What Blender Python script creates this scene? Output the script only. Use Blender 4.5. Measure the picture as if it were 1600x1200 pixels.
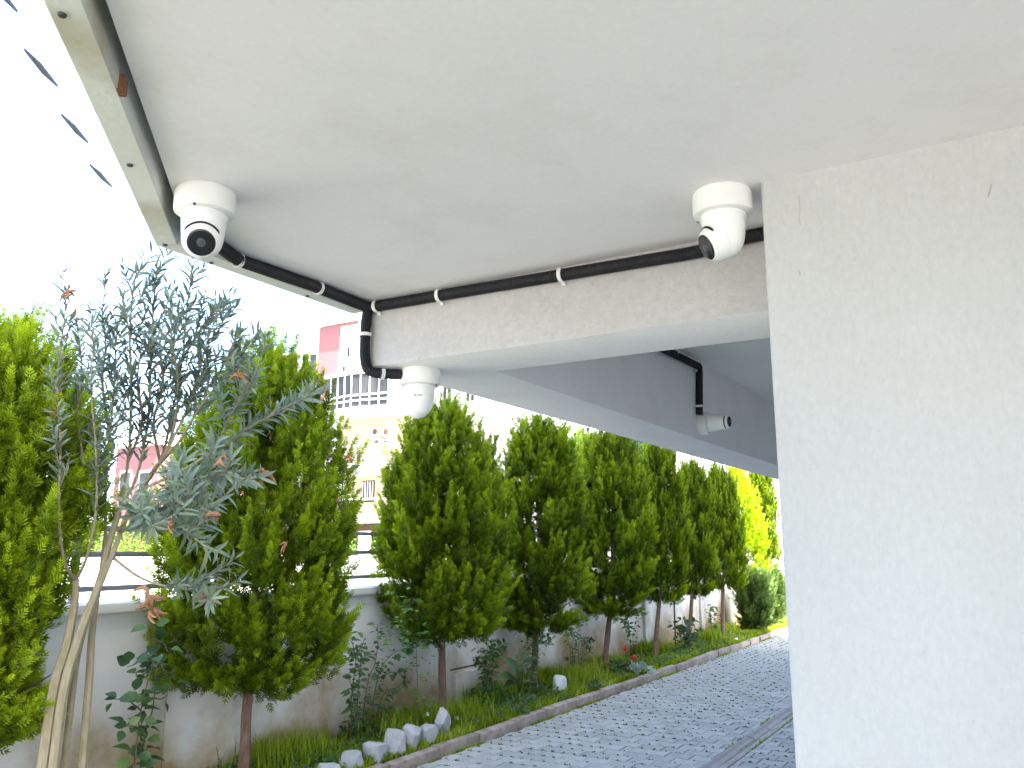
import bpy, bmesh, math, random
import numpy as np
from mathutils import Vector, Matrix, Euler

for o in list(bpy.data.objects):
    bpy.data.objects.remove(o)
S = bpy.context.scene
COL = S.collection
rng = np.random.default_rng(7)
random.seed(7)

# ------------------------------------------------------------------ camera, sky, sun, exposure
# world: X runs along the garden wall (away from the viewer), Y points across the drive to the wall, Z up
FPX, PITCH, AZ, HCAM = 1310.0, math.radians(11.0), math.radians(30.8), 1.70
cam_d = bpy.data.cameras.new('camera')
cam = bpy.data.objects.new('camera', cam_d); COL.objects.link(cam)
cam_d.sensor_width = 36.0
cam_d.lens = 36.0 * FPX / 1600.0
cam_d.clip_start = 0.05
cam_d.clip_end = 2000
FWD = Vector((math.cos(AZ), math.sin(AZ), 0)); RGT = Vector((math.sin(AZ), -math.cos(AZ), 0)); UP = Vector((0, 0, 1))
look = FWD * math.cos(PITCH) + UP * math.sin(PITCH)
cam.location = (0, 0, HCAM)
cam.rotation_euler = look.to_track_quat('-Z', 'Y').to_euler()
S.camera = cam

SUN_EL = math.radians(50)
sun_h = Vector((0.28, 0.96, 0)).normalized()          # horizontal direction in which the light travels
w = bpy.data.worlds.new('World'); S.world = w; w.use_nodes = True
nt = w.node_tree; nt.nodes.clear()
sky = nt.nodes.new('ShaderNodeTexSky'); sky.sky_type = 'NISHITA'; sky.sun_disc = False
sky.sun_elevation = SUN_EL
sky.sun_rotation = math.atan2(-sun_h.x, -sun_h.y)
sky.air_density = 0.75; sky.dust_density = 3.0; sky.ozone_density = 0.2
bg = nt.nodes.new('ShaderNodeBackground'); bg.inputs['Strength'].default_value = 0.15
wo = nt.nodes.new('ShaderNodeOutputWorld')
nt.links.new(sky.outputs[0], bg.inputs[0]); nt.links.new(bg.outputs[0], wo.inputs[0])
sd = bpy.data.lights.new('sun', 'SUN'); sd.energy = 5.0; sd.angle = math.radians(0.5); sd.color = (1.0, 0.95, 0.86)
so = bpy.data.objects.new('sun', sd); COL.objects.link(so); so.location = (-20, -35, 40)
so.rotation_euler = (sun_h * math.cos(SUN_EL) - UP * math.sin(SUN_EL)).to_track_quat('-Z', 'Y').to_euler()

vs = S.view_settings
vs.view_transform = 'Standard'; vs.look = 'None'; vs.gamma = 1.0; vs.exposure = 2.98; vs.use_curve_mapping = False
S.render.engine = 'CYCLES'
S.render.filter_size = 1.7
cy = S.cycles
cy.max_bounces = 10; cy.diffuse_bounces = 6; cy.glossy_bounces = 3; cy.transmission_bounces = 5; cy.transparent_max_bounces = 6
cy.sample_clamp_indirect = 6.0
cy.use_denoising = True

# ------------------------------------------------------------------ photo pixel -> direction helpers
def ray(px, py):
    x = (px - 800) / FPX; y = (600 - py) / FPX
    f = math.cos(PITCH) - y * math.sin(PITCH); u = y * math.cos(PITCH) + math.sin(PITCH)
    return FWD * f + RGT * x + UP * u
C0 = Vector((0, 0, HCAM))
def onX(px, py, X): d = ray(px, py); return C0 + d * (X / d.x)
def onY(px, py, Y): d = ray(px, py); return C0 + d * (Y / d.y)
def onZ(px, py, Z): d = ray(px, py); return C0 + d * ((Z - HCAM) / d.z)
CI = cam.rotation_euler.to_matrix().inverted()
def proj(p):
    v = CI @ (Vector(p) - C0)
    return (800 + FPX * v.x / -v.z, 600 - FPX * v.y / -v.z, -v.z)

# ------------------------------------------------------------------ materials
MATS = {}
def mat(name, col, rough=0.8, col2=None, scale=8.0, detail=4.0, stretch=(1, 1, 1), bump=0.0, bscale=60.0, bstretch=None, bdist=0.01,
        rand=0.0, metallic=0.0, spec=0.4, lo=0.35, hi=0.65):
    m = bpy.data.materials.new(name); m.use_nodes = True
    n = m.node_tree.nodes; l = m.node_tree.links; b = n['Principled BSDF']
    b.inputs['Roughness'].default_value = rough; b.inputs['Metallic'].default_value = metallic
    b.inputs['Specular IOR Level'].default_value = spec
    tc = n.new('ShaderNodeTexCoord')
    out = None
    if col2 is not None:
        mp = n.new('ShaderNodeMapping'); mp.inputs['Scale'].default_value = stretch
        l.new(tc.outputs['Object'], mp.inputs['Vector'])
        nz = n.new('ShaderNodeTexNoise'); nz.inputs['Scale'].default_value = scale; nz.inputs['Detail'].default_value = detail
        l.new(mp.outputs[0], nz.inputs['Vector'])
        r = n.new('ShaderNodeValToRGB'); r.color_ramp.elements[0].position = lo; r.color_ramp.elements[1].position = hi
        r.color_ramp.elements[0].color = (*col, 1); r.color_ramp.elements[1].color = (*col2, 1)
        l.new(nz.outputs['Fac'], r.inputs['Fac']); out = r.outputs['Color']
    if rand > 0:
        oi = n.new('ShaderNodeObjectInfo'); mr = n.new('ShaderNodeMapRange')
        mr.inputs['To Min'].default_value = 1 - rand; mr.inputs['To Max'].default_value = 1 + rand
        l.new(oi.outputs['Random'], mr.inputs['Value'])
        hs = n.new('ShaderNodeHueSaturation')
        if out is not None: l.new(out, hs.inputs['Color'])
        else: hs.inputs['Color'].default_value = (*col, 1)
        l.new(mr.outputs[0], hs.inputs['Value']); out = hs.outputs['Color']
    if out is not None: l.new(out, b.inputs['Base Color'])
    else: b.inputs['Base Color'].default_value = (*col, 1)
    if bump > 0:
        mp2 = n.new('ShaderNodeMapping'); mp2.inputs['Scale'].default_value = bstretch or (1, 1, 1)
        l.new(tc.outputs['Object'], mp2.inputs['Vector'])
        nb = n.new('ShaderNodeTexNoise'); nb.inputs['Scale'].default_value = bscale; nb.inputs['Detail'].default_value = 5
        l.new(mp2.outputs[0], nb.inputs['Vector'])
        bp = n.new('ShaderNodeBump'); bp.inputs['Strength'].default_value = bump; bp.inputs['Distance'].default_value = bdist
        l.new(nb.outputs['Fac'], bp.inputs['Height']); l.new(bp.outputs[0], b.inputs['Normal'])
    MATS[name] = m
    return m

def leafmat(name, stops, trans=0.35, rough=0.55, spec=0.3, tint=None):
    """foliage: colour from the vertex attribute 'tint' (age of the growth; in conifer crowns also painted shade and sun), partly translucent"""
    m = bpy.data.materials.new(name); m.use_nodes = True
    n = m.node_tree.nodes; l = m.node_tree.links; b = n['Principled BSDF']; out = n['Material Output']
    at = n.new('ShaderNodeAttribute'); at.attribute_name = 'tint'
    r = n.new('ShaderNodeValToRGB')
    e = r.color_ramp.elements
    e[0].position, e[0].color = stops[0][0], (*stops[0][1], 1)
    e[1].position, e[1].color = stops[-1][0], (*stops[-1][1], 1)
    for p, c in stops[1:-1]:
        k = e.new(p); k.color = (*c, 1)
    l.new(at.outputs['Fac'], r.inputs['Fac'])
    l.new(r.outputs['Color'], b.inputs['Base Color'])
    b.inputs['Roughness'].default_value = rough; b.inputs['Specular IOR Level'].default_value = spec
    t = n.new('ShaderNodeBsdfTranslucent')
    hs = n.new('ShaderNodeHueSaturation'); hs.inputs['Saturation'].default_value = 1.1; hs.inputs['Value'].default_value = 1.25
    l.new(r.outputs['Color'], hs.inputs['Color']); l.new(hs.outputs['Color'], t.inputs['Color'])
    mx = n.new('ShaderNodeMixShader'); mx.inputs[0].default_value = trans
    l.new(b.outputs[0], mx.inputs[1]); l.new(t.outputs[0], mx.inputs[2]); l.new(mx.outputs[0], out.inputs['Surface'])
    MATS[name] = m
    return m

def plaster(name, col, big=0.05, fine=0.10, speck=0.35, bump=0.6, bscale=80, stretch=(1, 1, 1), stain=(0.45, 0.40, 0.32), stain_amt=0.12):
    """painted render: broad mottling, fine grain, sparse dark pits and faint stains"""
    m = mat(name, col, 0.92)
    n = m.node_tree.nodes; l = m.node_tree.links; b = n['Principled BSDF']
    tc = n.new('ShaderNodeTexCoord'); mp = n.new('ShaderNodeMapping'); mp.inputs['Scale'].default_value = stretch
    l.new(tc.outputs['Object'], mp.inputs[0])
    def noise(sc, det, ro=0.5, vec=None):
        q = n.new('ShaderNodeTexNoise'); q.inputs['Scale'].default_value = sc; q.inputs['Detail'].default_value = det; q.inputs['Roughness'].default_value = ro
        l.new(vec or mp.outputs[0], q.inputs['Vector']); return q.outputs['Fac']
    def mapr(x, a, b_, c, d):
        q = n.new('ShaderNodeMapRange'); q.inputs[1].default_value = a; q.inputs[2].default_value = b_; q.inputs[3].default_value = c; q.inputs[4].default_value = d
        l.new(x, q.inputs[0]); return q.outputs[0]
    def mul(x, y):
        q = n.new('ShaderNodeMath'); q.operation = 'MULTIPLY'; l.new(x, q.inputs[0]); l.new(y, q.inputs[1]); return q.outputs[0]
    v = mul(mapr(noise(2.5, 5), .3, .7, 1 - big, 1 + big), mapr(noise(bscale, 6, .7), .3, .7, 1 - fine, 1 + fine))
    v = mul(v, mapr(noise(42, 3, .6), .27, .34, 1 - speck, 1.0))
    hs = n.new('ShaderNodeHueSaturation'); l.new(v, hs.inputs['Value'])
    mx = n.new('ShaderNodeMix'); mx.data_type = 'RGBA'
    l.new(mapr(noise(3.3, 9, .65, tc.outputs['Object']), .5, .72, 0, stain_amt), mx.inputs[0]); mx.inputs[6].default_value = (*col, 1); mx.inputs[7].default_value = (*stain, 1)
    l.new(mx.outputs[2], hs.inputs['Color']); l.new(hs.outputs[0], b.inputs['Base Color'])
    bp = n.new('ShaderNodeBump'); bp.inputs['Strength'].default_value = bump; bp.inputs['Distance'].default_value = 0.006
    l.new(noise(bscale * .55, 8, .65), bp.inputs['Height']); l.new(bp.outputs[0], b.inputs['Normal'])
plaster('soffit_paint', (0.81, 0.775, 0.80), 0.02, 0.025, 0.03, 0.10, 60, stain_amt=0.15)
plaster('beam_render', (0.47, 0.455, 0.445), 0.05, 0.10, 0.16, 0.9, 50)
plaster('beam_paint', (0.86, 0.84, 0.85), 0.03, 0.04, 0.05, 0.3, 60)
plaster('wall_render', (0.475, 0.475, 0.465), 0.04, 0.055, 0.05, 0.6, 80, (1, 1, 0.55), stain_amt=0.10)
mat('upper_render', (0.75, 0.74, 0.70), 0.9, (0.8, 0.79, 0.75), scale=1.5)
mat('fascia_paint', (0.70, 0.70, 0.66), 0.55, (0.46, 0.42, 0.30), scale=7, detail=7, stretch=(0.5, 0.5, 1), lo=0.56, hi=0.78, bump=0.15, bscale=40)
mat('rust', (0.16, 0.07, 0.035), 0.9, (0.26, 0.13, 0.06), scale=60, bump=0.5, bscale=120)
mat('screw_steel', (0.08, 0.08, 0.08), 0.5, metallic=0.6)
mat('camera_white', (0.80, 0.80, 0.79), 0.38, (0.84, 0.84, 0.83), scale=15)
mat('camera_mount', (0.76, 0.755, 0.73), 0.5, (0.80, 0.795, 0.77), scale=20)
mat('lens_black', (0.010, 0.011, 0.014), 0.12, spec=0.6)
mat('lens_glass', (0.06, 0.065, 0.075), 0.08, spec=0.9)
mat('gap_black', (0.012, 0.012, 0.012), 0.8)
mat('print_dark', (0.06, 0.055, 0.05), 0.6)
mat('print_grey', (0.36, 0.34, 0.32), 0.6)
mat('conduit_black', (0.012, 0.012, 0.015), 0.55, spec=0.35)
mat('clip_white', (0.72, 0.72, 0.70), 0.5)
mat('paver', (0.31, 0.325, 0.30), 0.9, (0.39, 0.405, 0.375), scale=9, detail=8, bump=0.5, bscale=90, rand=0.12)
mat('joint_soil', (0.16, 0.18, 0.11), 1.0, (0.22, 0.24, 0.15), scale=14)
mat('kerb_stone', (0.24, 0.19, 0.155), 0.9, (0.37, 0.315, 0.27), scale=9, detail=10, bump=0.9, bscale=40, rand=0.14)
mat('channel_concrete', (0.29, 0.265, 0.26), 0.85, (0.36, 0.335, 0.32), scale=10, detail=6, bump=0.4, bscale=70, rand=0.06)
mat('soil', (0.075, 0.06, 0.035), 1.0, (0.05, 0.085, 0.02), scale=6, detail=6, bump=1.0, bscale=30, bdist=0.03)
mat('white_rock', (0.34, 0.35, 0.355), 0.85, (0.46, 0.47, 0.47), scale=9, detail=8, bump=0.8, bscale=30, rand=0.08)
mat('bright_rock', (0.72, 0.72, 0.73), 0.8, (0.80, 0.80, 0.80), scale=9, bump=0.5, bscale=30)
mat('bark', (0.14, 0.08, 0.055), 0.95, (0.25, 0.165, 0.12), scale=18, detail=8, stretch=(3, 3, 0.5), bump=1.0, bscale=40, bstretch=(3, 3, 0.4), bdist=0.01)
mat('twig_dark', (0.07, 0.05, 0.03), 0.95)
mat('oleander_stem', (0.26, 0.22, 0.13), 0.85, (0.34, 0.30, 0.20), scale=20, detail=6, stretch=(2, 2, 0.6), bump=0.5, bscale=60, bstretch=(2, 2, 0.5))
mat('shrub_stem', (0.12, 0.10, 0.05), 0.85)
mat('dry_flower', (0.22, 0.10, 0.045), 0.9, (0.34, 0.18, 0.09), scale=40)
mat('rail_grey', (0.17, 0.19, 0.23), 0.45, (0.20, 0.22, 0.26), scale=5)
mat('hose_dark', (0.05, 0.05, 0.05), 0.6)
mat('red_petal', (0.65, 0.06, 0.02), 0.6)
mat('ground', (0.20, 0.205, 0.21), 0.95, (0.26, 0.265, 0.27), scale=0.6, detail=6)
mat('far_white', (0.74, 0.73, 0.69), 0.9)
mat('far_cream', (0.43, 0.38, 0.22), 0.9)
mat('far_pink', (0.23, 0.105, 0.11), 0.9)
mat('far_peach', (0.52, 0.32, 0.22), 0.9)
mat('far_brown', (0.10, 0.05, 0.03), 0.8)
mat('far_glass', (0.06, 0.062, 0.065), 0.35, (0.025, 0.027, 0.03), scale=0.8, spec=0.25)
mat('far_dark', (0.02, 0.018, 0.016), 0.7)
mat('far_metal', (0.80, 0.80, 0.80), 0.5)
mat('far_roof', (0.30, 0.10, 0.06), 0.9)
mat('laundry_mauve', (0.22, 0.12, 0.26), 0.9)
mat('laundry_red', (0.30, 0.07, 0.07), 0.9)
mat('asphalt', (0.10, 0.10, 0.10), 0.9, (0.13, 0.13, 0.13), scale=2)
mat('far_paving', (0.50, 0.48, 0.44), 0.95, (0.56, 0.54, 0.50), scale=1.0)
mat('slat_dark', (0.075, 0.075, 0.09), 0.6)
mat('cord_pale', (0.75, 0.75, 0.75), 0.6)
mat('litter', (0.75, 0.78, 0.78), 0.6)

# garden wall: white paint with ochre damp stains creeping up from the soil
def wallmat():
    m = mat('garden_wall_paint', (0.74, 0.735, 0.715), 0.85, (0.80, 0.795, 0.775), scale=3, detail=6, bump=0.3, bscale=30)
    n = m.node_tree.nodes; l = m.node_tree.links; b = n['Principled BSDF']
    base = b.inputs['Base Color'].links[0].from_socket
    tc = n.new('ShaderNodeTexCoord'); sp = n.new('ShaderNodeSeparateXYZ'); l.new(tc.outputs['Object'], sp.inputs[0])
    nz = n.new('ShaderNodeTexNoise'); nz.inputs['Scale'].default_value = 1.7; nz.inputs['Detail'].default_value = 7
    mp = n.new('ShaderNodeMapping'); mp.inputs['Scale'].default_value = (1, 1, 0.9)
    l.new(tc.outputs['Object'], mp.inputs[0]); l.new(mp.outputs[0], nz.inputs['Vector'])
    # stain height = 0.05 .. 0.6 m depending on noise
    mu = n.new('ShaderNodeMath'); mu.operation = 'MULTIPLY_ADD'; mu.inputs[1].default_value = 1.9; mu.inputs[2].default_value = -0.44
    l.new(nz.outputs['Fac'], mu.inputs[0])
    su = n.new('ShaderNodeMath'); su.operation = 'SUBTRACT'; l.new(mu.outputs[0], su.inputs[0]); l.new(sp.outputs['Z'], su.inputs[1])
    mr = n.new('ShaderNodeMapRange'); mr.inputs['From Min'].default_value = -0.22; mr.inputs['From Max'].default_value = 0.42
    l.new(su.outputs[0], mr.inputs['Value'])
    nz2 = n.new('ShaderNodeTexNoise'); nz2.inputs['Scale'].default_value = 14; nz2.inputs['Detail'].default_value = 6
    l.new(mp.outputs[0], nz2.inputs['Vector'])
    na = n.new('ShaderNodeMath'); na.operation = 'MULTIPLY_ADD'; na.inputs[1].default_value = 0.5; na.inputs[2].default_value = 0.35; l.new(nz2.outputs['Fac'], na.inputs[0])
    m2 = n.new('ShaderNodeMath'); m2.operation = 'MULTIPLY'; l.new(mr.outputs[0], m2.inputs[0]); l.new(na.outputs[0], m2.inputs[1])
    m3 = n.new('ShaderNodeMath'); m3.operation = 'MULTIPLY'; m3.use_clamp = True; l.new(m2.outputs[0], m3.inputs[0]); m3.inputs[1].default_value = 2.1
    mx = n.new('ShaderNodeMix'); mx.data_type = 'RGBA'
    l.new(m3.outputs[0], mx.inputs[0]); l.new(base, mx.inputs[6]); mx.inputs[7].default_value = (0.38, 0.285, 0.15, 1)
    l.new(mx.outputs[2], b.inputs['Base Color'])
wallmat()

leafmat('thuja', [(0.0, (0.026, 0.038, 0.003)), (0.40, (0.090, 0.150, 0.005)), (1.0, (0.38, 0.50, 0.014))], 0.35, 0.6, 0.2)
leafmat('oleander_leaf', [(0.0, (0.085, 0.12, 0.08)), (0.6, (0.17, 0.225, 0.16)), (0.85, (0.21, 0.26, 0.15)), (1.0, (0.20, 0.14, 0.08))], 0.18, 0.45, 0.4)
leafmat('rose_leaf', [(0.0, (0.03, 0.075, 0.03)), (0.6, (0.06, 0.13, 0.04)), (1.0, (0.11, 0.20, 0.05))], 0.25, 0.45, 0.4)
leafmat('shrub_leaf', [(0.0, (0.04, 0.09, 0.04)), (0.6, (0.085, 0.17, 0.06)), (1.0, (0.16, 0.26, 0.08))], 0.3, 0.5, 0.3)
leafmat('vine_leaf', [(0.0, (0.06, 0.13, 0.04)), (0.6, (0.12, 0.24, 0.06)), (1.0, (0.20, 0.34, 0.08))], 0.35, 0.5, 0.3)
leafmat('grass', [(0.0, (0.13, 0.19, 0.014)), (0.5, (0.26, 0.36, 0.022)), (0.9, (0.36, 0.44, 0.05)), (1.0, (0.45, 0.40, 0.15))], 0.35, 0.6, 0.2)
leafmat('juniper', [(0.0, (0.05, 0.08, 0.02)), (0.6, (0.12, 0.19, 0.05)), (1.0, (0.20, 0.30, 0.08))], 0.25, 0.6, 0.2)
leafmat('hedge_leaf', [(0.0, (0.06, 0.11, 0.02)), (1.0, (0.18, 0.27, 0.04))], 0.3, 0.6, 0.2)
leafmat('dark_conifer', [(0.0, (0.025, 0.05, 0.03)), (1.0, (0.06, 0.10, 0.06))], 0.2, 0.6, 0.2)
leafmat('pale_leaf', [(0.0, (0.28, 0.36, 0.28)), (1.0, (0.42, 0.50, 0.42))], 0.2, 0.8, 0.2)

# ------------------------------------------------------------------ object helpers
def tag(o, label=None, cat=None, group=None, kind=None):
    if label: o['label'] = label
    if cat: o['category'] = cat
    if group: o['group'] = group
    if kind: o['kind'] = kind
    return o
def empty(name, loc=(0, 0, 0), parent=None):
    o = bpy.data.objects.new(name, None); COL.objects.link(o); o.location = loc; o.empty_display_size = 0.1
    if parent is not None: o.parent = parent
    return o
def link(name, me, material, parent=None, loc=(0, 0, 0)):
    """mesh data are in world coordinates minus loc; parents are un-rotated empties"""
    o = bpy.data.objects.new(name, me); COL.objects.link(o)
    if material is not None and len(me.materials) == 0: me.materials.append(MATS[material])
    if parent is not None:
        o.parent = parent
        o.matrix_parent_inverse = Matrix.Translation(world_loc(parent)).inverted()
    o.location = loc
    return o
def world_loc(o):
    v = Vector(o.location)
    if o.parent is not None and o.type == 'EMPTY': v = v + world_loc(o.parent)
    return v if o.type == 'EMPTY' else Vector((0, 0, 0))

class MB:
    def __init__(self): self.v = []; self.f = []
    def add(self, vs_, fs_):
        b = len(self.v); self.v += [tuple(p) for p in vs_]; self.f += [tuple(i + b for i in f) for f in fs_]; return self
    def box(self, x0, x1, y0, y1, z0, z1, M=None):
        p = [(x0, y0, z0), (x1, y0, z0), (x1, y1, z0), (x0, y1, z0), (x0, y0, z1), (x1, y0, z1), (x1, y1, z1), (x0, y1, z1)]
        if M is not None: p = [M @ Vector(q) for q in p]
        return self.add(p, [(0, 3, 2, 1), (4, 5, 6, 7), (0, 1, 5, 4), (1, 2, 6, 5), (2, 3, 7, 6), (3, 0, 4, 7)])
    def prism(self, poly, z0, z1):
        n = len(poly); a = sum(poly[i][0] * poly[(i + 1) % n][1] - poly[(i + 1) % n][0] * poly[i][1] for i in range(n))
        if a < 0: poly = poly[::-1]
        p = [(x, y, z0) for x, y in poly] + [(x, y, z1) for x, y in poly]
        return self.add(p, [tuple(range(n - 1, -1, -1)), tuple(range(n, 2 * n))] + [(i, (i + 1) % n, n + (i + 1) % n, n + i) for i in range(n)])
    def tube(self, pts, rad, n=8, caps=True):
        pts = [Vector(p) for p in pts]; m = len(pts)
        if not hasattr(rad, '__len__'): rad = [rad] * m
        rings = []; prev = None
        for i in range(m):
            t = (pts[min(i + 1, m - 1)] - pts[max(i - 1, 0)])
            t = t.normalized() if t.length > 1e-9 else Vector((0, 0, 1))
            if prev is None:
                a = t.orthogonal().normalized()
            else:
                a = prev - t * prev.dot(t); a = a.normalized() if a.length > 1e-6 else t.orthogonal().normalized()
            prev = a; b = t.cross(a)
            rings.append([pts[i] + (a * math.cos(2 * math.pi * k / n) + b * math.sin(2 * math.pi * k / n)) * rad[i] for k in range(n)])
        vs_ = [p for r in rings for p in r]; fs_ = []
        for i in range(m - 1):
            for k in range(n):
                fs_.append((i * n + k, i * n + (k + 1) % n, (i + 1) * n + (k + 1) % n, (i + 1) * n + k))
        if caps: fs_ += [tuple(range(n - 1, -1, -1)), tuple((m - 1) * n + k for k in range(n))]
        return self.add(vs_, fs_)
    def lathe(self, prof, n=32, M=None):
        """prof: [(r, z)] revolved about z"""
        vs_ = []; fs_ = []
        for r, z in prof:
            for k in range(n):
                a = 2 * math.pi * k / n; vs_.append(Vector((r * math.cos(a), r * math.sin(a), z)))
        for i in range(len(prof) - 1):
            for k in range(n):
                fs_.append((i * n + k, i * n + (k + 1) % n, (i + 1) * n + (k + 1) % n, (i + 1) * n + k))
        fs_ += [tuple(range(n - 1, -1, -1)), tuple((len(prof) - 1) * n + k for k in range(n))]
        if M is not None: vs_ = [M @ p for p in vs_]
        return self.add(vs_, fs_)
    def mesh(self, name, smooth=False, bevel=0.0, seg=2):
        me = bpy.data.meshes.new(name); me.from_pydata([tuple(p) for p in self.v], [], self.f); me.update()
        bm = bmesh.new(); bm.from_mesh(me)
        if bevel > 0:
            bmesh.ops.bevel(bm, geom=[e for e in bm.edges if len(e.link_faces) == 2 and e.calc_face_angle(0) > 0.5], offset=bevel, segments=seg, affect='EDGES', profile=0.6)
        bmesh.ops.recalc_face_normals(bm, faces=bm.faces)
        bm.to_mesh(me); bm.free()
        if smooth:
            for p in me.polygons: p.use_smooth = True
            try: me.set_sharp_from_angle(angle=math.radians(38))
            except Exception: pass
        return me
    def obj(self, name, material, parent=None, smooth=False, bevel=0.0, seg=2):
        return link(name, self.mesh(name, smooth, bevel, seg), material, parent)

def baked(name, tv, tf, Ms, Ps, tint=None, ttint=None):
    """numpy: copies of a little template (k,3)/(m,4) with matrices (n,3,3) and positions (n,3) as one mesh"""
    tv = np.asarray(tv, float); tf = np.asarray(tf, int); n = len(Ps); k = len(tv)
    V = np.einsum('nij,kj->nki', Ms, tv) + np.asarray(Ps)[:, None, :]
    Fc = tf[None, :, :] + (np.arange(n) * k)[:, None, None]
    tt = None
    if tint is not None:
        tt = np.asarray(tint)[:, None] + (np.zeros(k) if ttint is None else np.asarray(ttint))[None, :]
    return V.reshape(-1, 3), Fc.reshape(-1, tf.shape[1]), None if tt is None else tt.reshape(-1)
def npmesh(name, V, Fc, tint=None, smooth=False):
    me = bpy.data.meshes.new(name)
    nv, nf, q = len(V), len(Fc), Fc.shape[1]
    me.vertices.add(nv); me.vertices.foreach_set('co', np.ascontiguousarray(V, dtype=np.float32).ravel())
    me.loops.add(nf * q); me.loops.foreach_set('vertex_index', np.ascontiguousarray(Fc, dtype=np.int32).ravel())
    me.polygons.add(nf); me.polygons.foreach_set('loop_start', np.arange(0, nf * q, q, dtype=np.int32))
    try: me.polygons.foreach_set('loop_total', np.full(nf, q, dtype=np.int32))
    except Exception: pass
    if tint is not None:
        a = me.attributes.new('tint', 'FLOAT', 'POINT'); a.data.foreach_set('value', np.clip(tint, 0, 1).astype(np.float32))
    me.update(calc_edges=True)
    if smooth: me.polygons.foreach_set('use_smooth', np.ones(nf, dtype=bool))
    return me
def norm(a): return a / np.maximum(np.linalg.norm(a, axis=-1, keepdims=True), 1e-9)
def frames(D, N=None, L=1.0, W=None, r=rng):
    """matrices with local y -> D*L, local x -> side*W, local z -> normal"""
    D = norm(np.asarray(D, float)); n = len(D)
    if N is None: N = r.normal(size=(n, 3))
    X = norm(np.cross(D, N)); Z = np.cross(X, D)
    L = np.broadcast_to(np.asarray(L, float), (n,))[:, None]; Wd = L if W is None else np.broadcast_to(np.asarray(W, float), (n,))[:, None]
    return np.stack([X * Wd, D * L, Z * L], axis=2)

# leaf templates: y along the leaf, x across, z up (unit length)
def leaf_template(width, prof, fold=0.15, bend=0.15):
    vs_ = []; fs_ = []
    m = len(prof)
    for i, p in enumerate(prof):
        y = i / (m - 1); z = -bend * y * y
        vs_ += [(-p * width, y, z + fold * p * width), (0, y, z), (p * width, y, z + fold * p * width)]
    for i in range(m - 1):
        a = i * 3; fs_ += [(a, a + 1, a + 4, a + 3), (a + 1, a + 2, a + 5, a + 4)]
    return np.array(vs_, float), np.array(fs_, int)
LANCE = leaf_template(0.085, [0.12, 0.75, 1.0, 0.7, 0.04], 0.3, 0.25)
OVAL = leaf_template(0.30, [0.12, 0.85, 1.0, 0.6, 0.04], 0.3, 0.2)
ROUND = leaf_template(0.40, [0.12, 0.9, 1.0, 0.62, 0.04], 0.3, 0.2)
SMALL_OVAL = leaf_template(0.25, [0.1, 1.0, 0.05], 0.3, 0.1)
CANNA = leaf_template(0.17, [0.15, 0.6, 0.95, 1.0, 0.75, 0.4, 0.03], 0.5, 0.25)
# thuja frond: flat spray of narrow scaly diamonds
def frond():
    vs_ = []; fs_ = []; tt = []
    def dia(bx, by, ang, L, W, t):
        b = len(vs_); c, s = math.sin(ang), math.cos(ang)
        vs_.extend([(bx, by, 0), (bx + c * L * 0.5 - s * W, by + s * L * 0.5 + c * W, 0.01), (bx + c * L, by + s * L, 0), (bx + c * L * 0.5 + s * W, by + s * L * 0.5 - c * W, 0.01)])
        fs_.append((b, b + 1, b + 2, b + 3)); tt.extend([t, t + 0.12, t + 0.28, t + 0.12])
    dia(0, 0, 0, 0.62, 0.055, -0.12); dia(0, 0.5, 0, 0.55, 0.06, 0.14)
    for s in (-1, 1):
        dia(0, 0.12, s * 0.85, 0.52, 0.06, 0.0); dia(0, 0.34, s * 0.75, 0.48, 0.06, 0.06); dia(0, 0.56, s * 0.65, 0.38, 0.055, 0.14)
    return np.array(vs_), np.array(fs_), np.array(tt)
FV, FF, FT = frond()

WALL_Y = 5.22           # front of the garden wall
BED_Z = 0.09            # soil level of the planting bed
WALL_TOP = 1.335

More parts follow.
